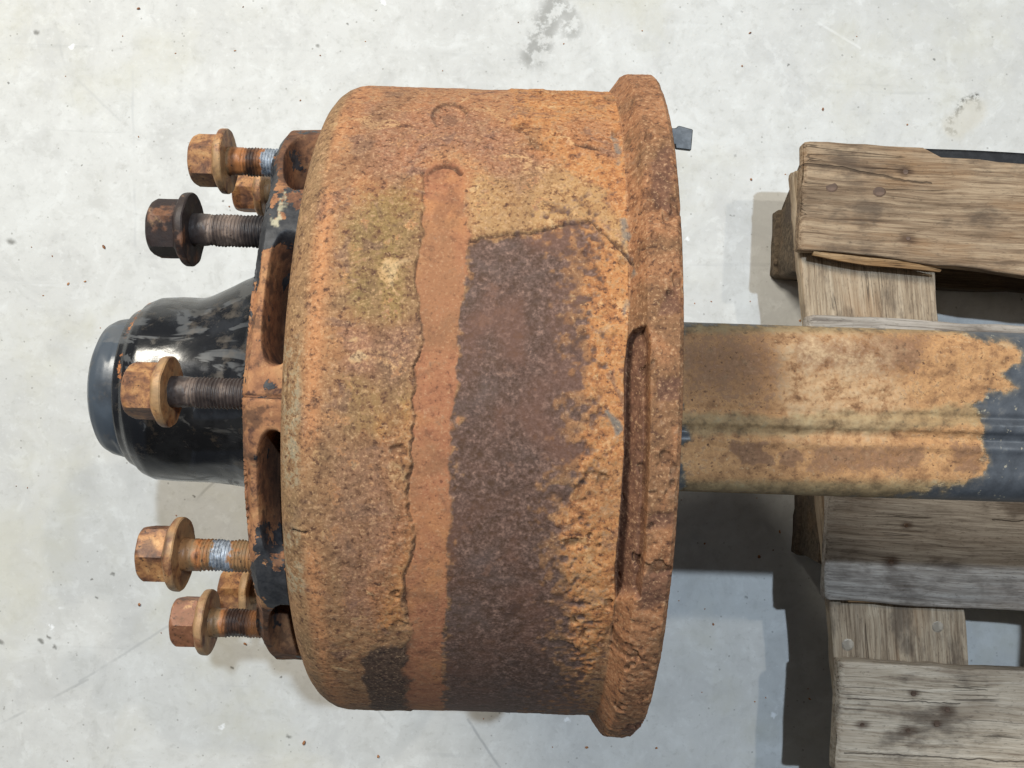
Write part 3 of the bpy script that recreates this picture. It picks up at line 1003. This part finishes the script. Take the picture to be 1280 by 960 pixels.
bare_p = [(590, 303), (640, 297), (700, 283), (738, 277), (730, 330), (722, 380), (724, 420), (729, 470), (727, 520), (718, 570), (704, 605), (690, 640),
          (692, 700), (702, 740), (708, 780), (720, 830), (728, 905), (550, 905), (555, 840), (561, 760), (556, 700), (561, 640), (566, 560), (570, 480), (573, 400), (581, 340)]
strip_p = [(531, 217), (545, 206), (565, 204), (578, 215), (581, 260), (586, 300), (581, 350), (575, 420), (570, 520), (566, 600), (560, 680), (561, 760), (553, 830), (556, 905),
           (511, 905), (508, 840), (512, 780), (509, 720), (518, 685), (510, 640), (515, 560), (520, 480), (528, 425), (521, 370), (527, 300)]
sd_bare = sdf_poly(px + w1 * 4 + w3 * 4, py + w2 * 4 + w4 * 3, bare_p)
sd_strip = sdf_poly(px + w1 * 3 + w3 * 5, py + w2 * 3, strip_p)
soft_b = 10 + 34 * sstep(px, 620, 690) - 7 * sstep(py, 330, 292) * sstep(px, 735, 700)
m_strip = sstep(sd_strip, -4, 4)
m_bare = sstep(sd_bare + fbm(nz, 260, 3, 44) * soft_b * 1.1, -soft_b * 0.55, soft_b * 0.55) * (1 - m_strip * sstep(sd_strip, 2, 6))
m_strip = m_strip * (1 - m_bare)
m_ochre = mask([(586, 230), (650, 212), (700, 215), (752, 240), (782, 290), (782, 340), (752, 282), (738, 276), (700, 282), (640, 294), (588, 300)], 12)
m_org = np.maximum(mask([(640, 100), (790, 100), (792, 330), (800, 500), (795, 640), (770, 760), (735, 850), (722, 830), (706, 760), (700, 700), (698, 650), (722, 575), (732, 500), (726, 390), (736, 290), (700, 230), (650, 190)], 6),
                   0.85 * mask([(470, 520), (515, 500), (512, 620), (510, 780), (470, 800), (462, 740), (490, 640), (470, 560)], 8)) * (1 - m_ochre * 0.8)
m_moss = np.maximum(mask([(436, 290), (458, 240), (500, 222), (530, 240), (527, 300), (522, 372), (508, 398), (476, 410), (448, 392), (432, 345)], 26),
                    0.6 * mask([(425, 470), (515, 450), (515, 520), (480, 545), (430, 540)], 12))
m_pur = np.maximum.reduce([mask([(428, 405), (520, 404), (522, 455), (500, 485), (430, 470)], 16), mask([(428, 560), (490, 545), (512, 640), (505, 700), (470, 790), (425, 770), (415, 650)], 14) * .85,
                           mask([(450, 128), (560, 128), (650, 165), (700, 215), (640, 240), (560, 180), (500, 240), (445, 220)], 14) * .8, mask([(690, 160), (770, 150), (770, 200), (700, 190)], 8) * .6])
m_top = sstep(py, 330, 180)
m_blk = mask([(452, 830), (476, 810), (511, 808), (514, 850), (512, 890), (470, 890)], 7)
m_blk = np.maximum(m_blk, 0.0)
m_rim = sstep(X, 0.0592, 0.0612) * outer
m_should = np.exp(-((X + 0.1035) / 0.0045) ** 2) * sstep(fbm(nz, 22, 3, 60), -0.7, 0.1) * outer
m_face = sstep(X, -0.107, -0.113) * outer
m_verd = m_face * np.maximum(mask([(352, 425), (378, 425), (378, 610), (350, 610)], 8), mask([(352, 660), (385, 660), (390, 750), (355, 740)], 8)) * sstep(X, -0.1245, -0.121)
m_grey = np.clip(0.8 * sstep(dist_line(qx, qy, [(772, 170), (779, 290), (785, 420)]), 7, 2) * sstep(w4, -.2, .3) + .9 * sstep(dist_line(qx, qy, [(758, 515), (768, 545)]), 5, 2), 0, 1)
rd = np.maximum.reduce([mask([(815, 190), (838, 180), (842, 265), (818, 260)], 7), mask([(825, 360), (848, 356), (850, 385), (828, 390)], 7), mask([(826, 468), (852, 468), (850, 505), (826, 505)], 7),
                        mask([(800, 715), (838, 712), (834, 757), (798, 756)], 7), mask([(805, 640), (842, 630), (838, 655), (808, 660)], 7), mask([(785, 905), (810, 900), (800, 925), (780, 925)], 3)])
# geometry of crust, cracks, pits and the cut pocket in the rim
crack_lines = [[(722, 181), (735, 184), (748, 189)], [(738, 277), (752, 290), (772, 308), (790, 330)], [(800, 312), (820, 308)], [(365, 663), (384, 663)]]
dcr = np.minimum.reduce([dist_line(px + w3 * 3, py + w4 * 3, l) for l in crack_lines])
m_crack = sstep(dcr, 2.2, 0.8)
edge_l = sstep(np.abs(dist_line(px + w1 * 3 + w3 * 5, py + w2 * 3, [(531, 217), (527, 300), (521, 370), (528, 425), (520, 480), (515, 560), (510, 640), (518, 685), (509, 720), (512, 780)])), 1.9, 0.5) * sstep(w3 + w2, -.15, .25)
m_crack = np.maximum(m_crack, edge_l * .7)
m_crack = np.maximum(m_crack, .9 * sstep(dist_line(px + w3 * 3, py + w4 * 3, [(588, 300), (640, 296), (700, 282), (738, 277)]), 2.2, .8))
arc = [(537, 217), (546, 208), (558, 205), (570, 209), (577, 216)]
m_crack = np.maximum(m_crack, .9 * sstep(dist_line(px + w3 * 2.5, py + w4 * 2.5, arc), 3.2, 0.8) * sstep(px, 532, 556))
dent = np.hypot((px - 562) / 22, (py - 147) / 17)
m_crack = np.maximum(m_crack, .75 * np.exp(-((dent - 1) / .09) ** 2) * sstep(py, 160, 135))
m_dentc = sstep(dent, 0.75, 0.2) * .55
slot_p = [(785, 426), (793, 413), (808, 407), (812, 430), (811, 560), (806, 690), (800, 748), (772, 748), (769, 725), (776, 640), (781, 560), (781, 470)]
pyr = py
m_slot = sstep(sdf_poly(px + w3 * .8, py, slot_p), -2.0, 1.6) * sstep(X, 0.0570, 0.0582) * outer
cyl = outer * sstep(X, -0.118, -0.100) * (1 - m_rim)
left = sstep(-sd_strip, 0, 2.0) * (px < 545) * sstep(py, 205, 245)
hgt = 0.0009 * left + 0.0011 * np.maximum(m_ochre, m_org * .8) * (1 - m_bare) - 0.0003 * m_bare
hgt = hgt * cyl - 0.0012 * cyl * sstep(sdf_poly(px, py, [(534, 218), (545, 207), (560, 204), (574, 210), (580, 222), (578, 250), (536, 250)]), -1.5, 2) * sstep(py, 250, 215)
hgt = hgt + cyl * (1 - m_bare * .8) * (1 - m_strip * .65) * (0.00035 + 0.0004 * m_org) * (fbm(nz, 90, 4, 80) + 0.4 * fbm(nz, 300, 2, 85))
hgt = hgt + m_rim * (0.0006 * fbm(nz, 60, 4, 90) + 0.00035 * fbm(nz, 260, 2, 95)) - rd * m_rim * 0.0009
hgt = hgt - 0.0016 * m_crack * outer - 0.0018 * sstep(dent, 1.0, 0.75) * outer + 0.0008 * np.exp(-((dent - 1.06) / .08) ** 2) * outer
pits = sstep(fbm(nz, 85, 3, 101), 0.50, 0.75) * np.maximum(m_org, m_rim)
hgt = hgt - 0.0018 * pits * outer
hgt = hgt - 0.0095 * m_slot
R = np.hypot(P[:, :, 1], P[:, :, 2] - ZC)
k = (R + hgt) / np.maximum(R, 1e-6)
P[:, :, 1] *= k
P[:, :, 2] = ZC + (P[:, :, 2] - ZC) * k
onc = outer * 1.0
P[:, :, 2] -= EZ
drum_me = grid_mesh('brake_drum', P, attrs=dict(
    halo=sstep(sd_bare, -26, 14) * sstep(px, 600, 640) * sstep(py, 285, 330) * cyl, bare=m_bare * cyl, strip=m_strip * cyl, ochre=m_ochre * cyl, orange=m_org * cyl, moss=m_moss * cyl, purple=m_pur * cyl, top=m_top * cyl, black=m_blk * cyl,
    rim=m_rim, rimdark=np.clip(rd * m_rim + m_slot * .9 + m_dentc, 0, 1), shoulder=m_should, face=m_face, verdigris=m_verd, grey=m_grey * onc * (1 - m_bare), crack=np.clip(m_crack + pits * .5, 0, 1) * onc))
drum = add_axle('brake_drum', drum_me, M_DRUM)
drum['label'] = 'big rusty brake drum with a dark bare iron band'


def lathe_part(name, ctrl, steps, mat, nth=160, parent=None, fn=None, close=False, attrs=None):
    prof = resample(ctrl, steps)
    th = np.linspace(0, 2 * math.pi, nth, endpoint=False)
    P = lathe_points(prof, th)
    at = None
    if fn is not None:
        P, at = fn(P, th)
    P = P.copy()
    P[:, :, 2] -= EZ
    me = grid_mesh(name, P, attrs=at)
    return add_axle(name, me, mat, parent)


# ---- backing plate behind the drum and its tab
bp = lathe_part('backing_plate', [(0.070, 0.05), (0.070, 0.200), (0.0835, 0.2025), (0.084, 0.200), (0.0845, 0.05)], [3, 4, 2, 4], M_STEEL, 96)
bm = bmesh.new()
tp = [(0.080, 0.190), (0.113, 0.190), (0.1135, 0.1872), (0.1248, 0.1862), (0.1256, 0.2015), (0.1150, 0.2040), (0.113, 0.2020), (0.080, 0.2020)]
va = [bm.verts.new((x, y, 0.012)) for x, y in tp]; vb = [bm.verts.new((x, y, 0.016)) for x, y in tp]
bm.faces.new(va[::-1]); bm.faces.new(vb)
for i in range(len(tp)):
    j = (i + 1) % len(tp)
    bm.faces.new((va[i], va[j], vb[j], vb[i]))
bmesh.ops.translate(bm, verts=bm.verts, vec=(0, 0, ZC - EZ))
bmesh.ops.bevel(bm, geom=[e for e in bm.edges], offset=0.0006, segments=1, affect='EDGES')
tab = add_axle('tab', bm_mesh('tab', bm), M_STEEL, bp, smooth=False)
tab['label'] = 'grey steel tab sticking out past the drum rim'


# ---- hub flange with pockets between the bolts
def flange_fn(P, th):
    X = P[:, :, 0]
    R = np.hypot(P[:, :, 1], P[:, :, 2] - ZC)
    T = np.degrees(np.arctan2(P[:, :, 1], P[:, :, 2] - ZC))
    tm = (T - 18 + 18) % 36 - 18                    # angle from pocket centre
    xo = (X + 0.1318) / 0.0098
    ao = tm / 11.6
    e = (np.abs(xo) ** 2.6 + np.abs(ao) ** 2.6) ** (1 / 2.6)
    onrim = (R > 0.180)
    pk = sstep(e, 1.10, 0.86) * onrim
    nz = P
    h = -0.050 * pk + 0.0008 * fbm(nz, 70, 4, 5) * onrim * (1 - pk)
    # the lip dips a little between the bolts
    h = h - 0.004 * np.cos(np.radians(10 * tm)) * (np.abs(tm) < 18) * onrim * (1 - pk)
    px, py = fold(P)
    k = (R + h) / np.maximum(R, 1e-6)
    Q = P.copy()
    Q[:, :, 1] *= k; Q[:, :, 2] = ZC + (P[:, :, 2] - ZC) * k
    aT = np.abs(T)
    paint = .10 + .48 * np.exp(-((aT - 33) / 9) ** 4) + .10 * sstep(aT, 40, 46) + .45 * sstep(X, -0.1445, -0.1485) * sstep(T, 10, 26)
    paint = paint * (1 - pk)
    chip = sstep(dist_line(px + 5 * fbm(nz, 220, 3, 9), py + 6 * fbm(nz, 220, 3, 19), [(346, 282), (352, 264), (358, 252)]), 5.5, 2.5) * .8 * sstep(fbm(nz, 160, 3, 29), -.5, 0)
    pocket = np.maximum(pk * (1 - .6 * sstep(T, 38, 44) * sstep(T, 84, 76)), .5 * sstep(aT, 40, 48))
    Q[:, :, 0] -= 0.010 * sstep(np.minimum(aT, 180 - aT), 38, 62) * sstep(R, 0.12, 0.17) * sstep(X, -0.128, -0.140)
    return Q, dict(pocket=pocket, paint=paint, chip=chip)


fl_ctrl = [(-0.150, 0.060), (-0.1515, 0.172), (-0.1505, 0.1800), (-0.1455, 0.1862), (-0.1248, 0.1868), (-0.1244, 0.1), (-0.1244, 0.060)]
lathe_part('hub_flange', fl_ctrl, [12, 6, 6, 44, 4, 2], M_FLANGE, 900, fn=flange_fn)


# ---- hub barrel and cap
def hub_fn(P, th):
    X = P[:, :, 0]
    T = np.arctan2(P[:, :, 1], P[:, :, 2] - ZC)
    R = np.hypot(P[:, :, 1], P[:, :, 2] - ZC)
    fl = sstep(X, -0.232, -0.185)
    Td = np.degrees(T)
    h = fl * (0.0150 * np.exp(-((Td - 82) / 30) ** 2) + 0.007 * np.exp(-((Td - 8) / 22) ** 2) + 0.012 * np.exp(-((Td - 152) / 24) ** 2) + 0.012 * np.exp(-((Td + 135) / 24) ** 2)) + 0.0004 * fbm(P, 40, 3, 3)
    k = (R + h) / np.maximum(R, 1e-6)
    Q = P.copy(); Q[:, :, 1] *= k; Q[:, :, 2] = ZC + (P[:, :, 2] - ZC) * k
    rust = .12 + .35 * sstep(X, -0.170, -0.150) + .42 * np.exp(-((X + 0.2685) / 0.006) ** 2) * sstep(np.degrees(T), -35, 40)
    return Q, dict(rust=rust)


hub_ctrl = [(-0.2755, 0.040), (-0.2760, 0.052), (-0.2745, 0.0575), (-0.2685, 0.0605), (-0.2655, 0.0640), (-0.258, 0.0672), (-0.245, 0.0680), (-0.228, 0.0682), (-0.216, 0.0684), (-0.204, 0.0690), (-0.192, 0.0705), (-0.180, 0.0745), (-0.168, 0.0830), (-0.158, 0.0990), (-0.1495, 0.124)]
hub = lathe_part('hub_barrel', hub_ctrl, [4, 4, 4, 4, 4, 6, 14, 6, 6, 6, 6, 6, 6, 3], M_HUB, 240, fn=hub_fn)
hub['label'] = 'glossy black hub barrel flaring to the flange'
cap_ctrl = [(-0.2990, 0.0005), (-0.2988, 0.032), (-0.2977, 0.0420), (-0.2945, 0.0475), (-0.2900, 0.0500), (-0.2840, 0.0515), (-0.2790, 0.0520), (-0.2740, 0.0520)]


def cap_fn(P, th):
    X = P[:, :, 0]
    T = np.arctan2(P[:, :, 1], P[:, :, 2] - ZC)
    R = np.hypot(P[:, :, 1], P[:, :, 2] - ZC)
    tt = (np.degrees(T) + 12 + 22.5) % 45 - 22.5
    flat = np.minimum(1.0, 0.0505 / np.maximum(1e-5, np.cos(np.radians(tt)) * np.maximum(R, 1e-5)) * np.where(X < -0.281, 1, 1.02))
    flat = np.where(R > 0.042, flat, 1)
    Q = P.copy(); Q[:, :, 1] *= flat; Q[:, :, 2] = ZC + (P[:, :, 2] - ZC) * flat
    return Q, None


cap = lathe_part('hub_cap', cap_ctrl, [4, 4, 4, 4, 4, 4, 2], M_CAP, 192, fn=cap_fn)
cap['label'] = 'slate grey screw-on hub cap'
# small screws on the foot of the hub barrel
for k in range(5):
    a = math.radians(18 + 72 * k + 36)
    bm = bmesh.new()
    bmesh.ops.create_cone(bm, cap_ends=True, segments=6, radius1=0.0075, radius2=0.0068, depth=0.007)
    bmesh.ops.bevel(bm, geom=list(bm.edges), offset=0.0006, segments=1, affect='EDGES')
    bmesh.ops.rotate(bm, verts=bm.verts, cent=(0, 0, 0), matrix=Matrix.Rotation(math.pi / 2, 3, 'Y'))
    o = add_axle('hub_screw', bm_mesh('hub_screw', bm), M_HUB, smooth=False)
    o.location = (-0.1545, 0.112 * math.sin(a), ZC - EZ + 0.112 * math.cos(a))

# ---- wheel bolts
AF = 0.0312


def bolt_head_mesh():
    """axis local x, seat of the flange at x = 0, tip at x = -0.034"""
    n = 72
    th = np.linspace(0, 2 * math.pi, n, endpoint=False)
    hexr = (AF / 2) / np.cos((th + math.pi / 6) % (math.pi / 3) - math.pi / 6)
    rows = []
    for x, kind, r in ((-0.0243, 'c', 0.001), (-0.0250, 'c', 0.0118), (-0.0249, 'c', 0.0136), (-0.0243, 'c', 0.0150), (-0.0235, 'h', 0.0160), (-0.0222, 'h', 0.0170), (-0.0205, 'h', 0.0182),
                       (-0.0150, 'h', 0.03), (-0.0090, 'h', 0.03), (-0.0075, 'h', 0.03), (-0.0068, 'm', 0.0186), (-0.0056, 'c', 0.0206), (-0.0049, 'c', 0.0217), (-0.0043, 'c', 0.0221), (-0.0030, 'c', 0.0223), (-0.0008, 'c', 0.0223), (0.0, 'c', 0.0217), (0.0, 'c', 0.0100)):
        if kind == 'c': rr = np.full(n, r)
        elif kind == 'h': rr = np.minimum(hexr, r)
        else: rr = np.maximum(hexr, r)
        rows.append(np.stack([np.full(n, x), rr * np.sin(th), rr * np.cos(th)], -1))
    P = np.array(rows)
    P[:, :, 1:] *= (1 + 0.010 * fbm(P, 120, 3, 4))[..., None]
    P[:, :, 0] += 0.0003 * fbm(P, 120, 3, 8)
    me = grid_mesh('wheel_bolt', P)
    me.polygons.foreach_set('use_smooth', np.ones(len(me.polygons), bool))
    sharp_by_angle(me, 28)
    return me


def shank_mesh():
    nx, n = 120, 40
    xs = np.linspace(-0.001, 0.047, nx)
    th = np.linspace(0, 2 * math.pi, n, endpoint=False)
    ph = xs[:, None] / 0.0021 - th[None] / (2 * math.pi)
    thr = np.abs((ph % 1) - 0.5) * 2
    r = 0.0099 - 0.0011 * thr * sstep(xs, 0.008, 0.012)[:, None]
    rr_ = np.stack([np.broadcast_to(xs[:, None], r.shape), np.broadcast_to(np.sin(th)[None] * .01, r.shape), np.broadcast_to(np.cos(th)[None] * .01, r.shape)], -1)
    r = r + 0.0005 * fbm(rr_, 260, 3, 6) - 0.0006 * sstep(fbm(rr_, 110, 2, 16), .35, .7)
    P = np.stack([np.broadcast_to(xs[:, None], r.shape), r * np.sin(th)[None], r * np.cos(th)[None]], -1)
    return grid_mesh('shank', P)


head_me = {}
base_head = bolt_head_mesh(); base_sh = shank_mesh()
base_sh.polygons.foreach_set('use_smooth', np.ones(len(base_sh.polygons), bool))
for key, mt in (('o', M_BOLT), ('d', M_BOLT_DK), ('r', M_BOLT_RD)):
    m = base_head.copy(); m.materials.append(mt); head_me[key] = m
sh_me = {}
for key, mt in (('o', M_SHANK), ('d', M_SHANK_DK), ('s', M_SHANK_S1), ('m', M_SHANK_S2)):
    m = base_sh.copy(); m.materials.append(mt); sh_me[key] = m
RP = 0.1675
spec = [(0, 'o', 'd', 4), (36, 'd', 'd', 14), (72, 'o', 's', 10), (108, 'o', 'o', 30), (144, 'o', 'o', 50), (180, 'o', 'o', 0), (216, 'o', 'o', 20), (252, 'o', 'o', 12), (288, 'r', 'o', 26), (324, 'o', 'm', 28)]
for deg, hk, sk, rot in spec:
    a = math.radians(deg + 0.4)
    b = bpy.data.objects.new('wheel_bolt', head_me[hk])
    COL.objects.link(b)
    b.parent = axle
    sd_ = abs(math.sin(a)) > 0.9
    b.location = (-0.1950 + 0.0012 * math.sin(deg) - (0.006 if sd_ else 0), RP * math.sin(a), ZC - EZ + RP * math.cos(a))
    b.rotation_euler = (math.radians(rot), 0, 0)
    if deg == 0:
        b.scale = (1.0, 0.92, 0.92)
    s_ = bpy.data.objects.new('shank', sh_me[sk])
    COL.objects.link(s_)
    s_.parent = b


# ---- axle beam: square tube with rounded corners, weld seam along the top
HB, RC = 0.0595, 0.020
sec = []
for k in range(4):
    a0 = 90 * k
    cy, cz = [(1, 1), (-1, 1), (-1, -1), (1, -1)][k]
    for t in np.linspace(0, 90, 10):
        a = math.radians(a0 + t)
        sec.append((cy * (HB - RC) + RC * math.cos(a), cz * (HB - RC) + RC * math.sin(a)))
    nf = 110 if k == 0 else 14
    nx_ = [(-1, 1), (-1, -1), (1, -1), (1, 1)][k]
    e0 = sec[-1]
    a = math.radians(a0 + 90)
    e1 = (nx_[0] * (HB - RC) + RC * math.cos(a), nx_[1] * (HB - RC) + RC * math.sin(a))
    for j in range(1, nf):
        t = j / nf
        sec.append((e0[0] + (e1[0] - e0[0]) * t, e0[1] + (e1[1] - e0[1]) * t))
sec = np.array(sec)
xs = np.concatenate([np.linspace(0.060, 0.45, 420), np.linspace(0.46, 1.40, 60)])
P = np.zeros((len(xs), len(sec), 3))
P[:, :, 0] = xs[:, None]; P[:, :, 1] = sec[:, 0][None]; P[:, :, 2] = ZC + sec[:, 1][None]
px, py = proj(np.stack([P[:, :, 0], P[:, :, 1], np.maximum(P[:, :, 2], ZC)], -1))
topf = sstep(P[:, :, 2], ZC + 0.030, ZC + 0.050)
w1 = fbm(P, 40, 4, 21); w2 = fbm(P, 40, 4, 27); w3 = fbm(P, 150, 3, 23)
qx = px + w1 * 9 + w3 * 5; qy = py + w2 * 5 + w3 * 4
rust_p = [(858, 408), (1000, 405), (1190, 414), (1240, 424), (1276, 440), (1278, 452), (1258, 470), (1276, 486), (1240, 496), (1218, 508), (1232, 524), (1226, 545), (1228, 596), (1180, 606), (1120, 622), (845, 622), (850, 600), (845, 560), (862, 545), (845, 520), (862, 505), (845, 480)]
s_r = sdf_poly(qx, qy, rust_p)
m_r = sstep(s_r, -16, 16) * sstep(P[:, :, 2], ZC - 0.02, ZC + 0.0)
m_lip = sstep(np.abs(s_r - 1), 4, 1) * sstep(w3, -.1, .4) * sstep(px, 1120, 1180) * .8 * topf
m_dk = np.maximum.reduce([sstep(sdf_poly(qx, qy, [(850, 418), (965, 416), (980, 470), (950, 500), (850, 490)]), -40, 40) * .8, .9 * sstep(sdf_poly(qx, qy, [(1000, 425), (1160, 425), (1150, 465), (1000, 460)]), -18, 12),
                          sstep(sdf_poly(qx, qy, [(912, 555), (955, 552), (962, 578), (918, 580)]), -4, 3), .9 * sstep(sdf_poly(qx, qy, [(972, 565), (1000, 565), (1000, 582), (974, 582)]), -4, 3),
                          .75 * sstep(sdf_poly(qx, qy, [(1010, 560), (1150, 560), (1150, 585), (1010, 588)]), -8, 5), .8 * sstep(sdf_poly(qx, qy, [(1185, 560), (1222, 558), (1220, 590), (1190, 588)]), -6, 4)])
m_dust = sstep(sdf_poly(qx, qy, [(980, 415), (1060, 410), (1110, 440), (1130, 500), (1110, 545), (985, 545), (975, 480)]), -25, 18)
m_ol = np.clip(sstep(dist_line(qx, qy, [(860, 530), (990, 532), (1225, 520)]), 18, 8) * .7 + sstep(py, 597, 606) * .85 + sstep(py, 420, 412) * .8, 0, 1)
yl = P[:, :, 1]
tz = (P[:, :, 2] > ZC + HB - 0.001)
seam = -0.0075
h = tz * (0.0022 * np.exp(-((yl - seam) / 0.0042) ** 4) - 0.0012 * np.exp(-((yl - seam + 0.0085) / 0.0024) ** 2) + 0.0010 * np.exp(-((yl - seam + 0.0145) / 0.003) ** 2) - 0.0008 * np.exp(-((yl - seam - 0.007) / .002) ** 2))
h = h * (1 + .25 * fbm(P, 60, 3, 33))
h = h + m_r * (0.0005 * fbm(P, 110, 4, 31) + 0.00025 * fbm(P, 340, 2, 35)) + 0.0004 * m_r
P[:, :, 2] += h * np.where(P[:, :, 2] > ZC + .03, 1, 0)
P[:, :, 2] -= EZ
beam_me = grid_mesh('axle_beam', P, attrs=dict(rust=m_r, lip=m_lip, dark=m_dk, dust=m_dust, olive=m_ol))
beam = add_axle('axle_beam', beam_me, M_AXLE)
beam['label'] = 'square slate grey beam with bare rusty patch'

# ------------------------------------------------------------------ timbers that carry the beam on the pallet (just beyond the picture's right edge)
for k, (x, z, sd) in enumerate(((0.70, ZT + 0.002, 91), (0.70, ZT + 0.1322, 92), (1.22, ZT + 0.002, 93), (1.22, ZT + 0.1322, 94))):
    hT = 0.129 if z < 0.2 else ZC - HB - (ZT + 0.1322) - 0.0006
    me = board_mesh('bearer_timber', 0.42, 0.10, hT, sd, nseg=24)
    o = new_obj('bearer_timber', me, M_WOOD, None, (x, -0.21, z))
    sharp_by_angle(me, 50)
    o.rotation_euler = (0, 0, math.pi / 2)
    lvl = 'upper' if k % 2 else 'lower'
    plc = 'closest to the brake drum' if k < 2 else 'farthest from the drum'
    o['label'] = lvl + ' square timber of the stack under the axle beam ' + plc
    o['category'] = 'timber'
    o['group'] = 'timbers stacked under the axle beam'
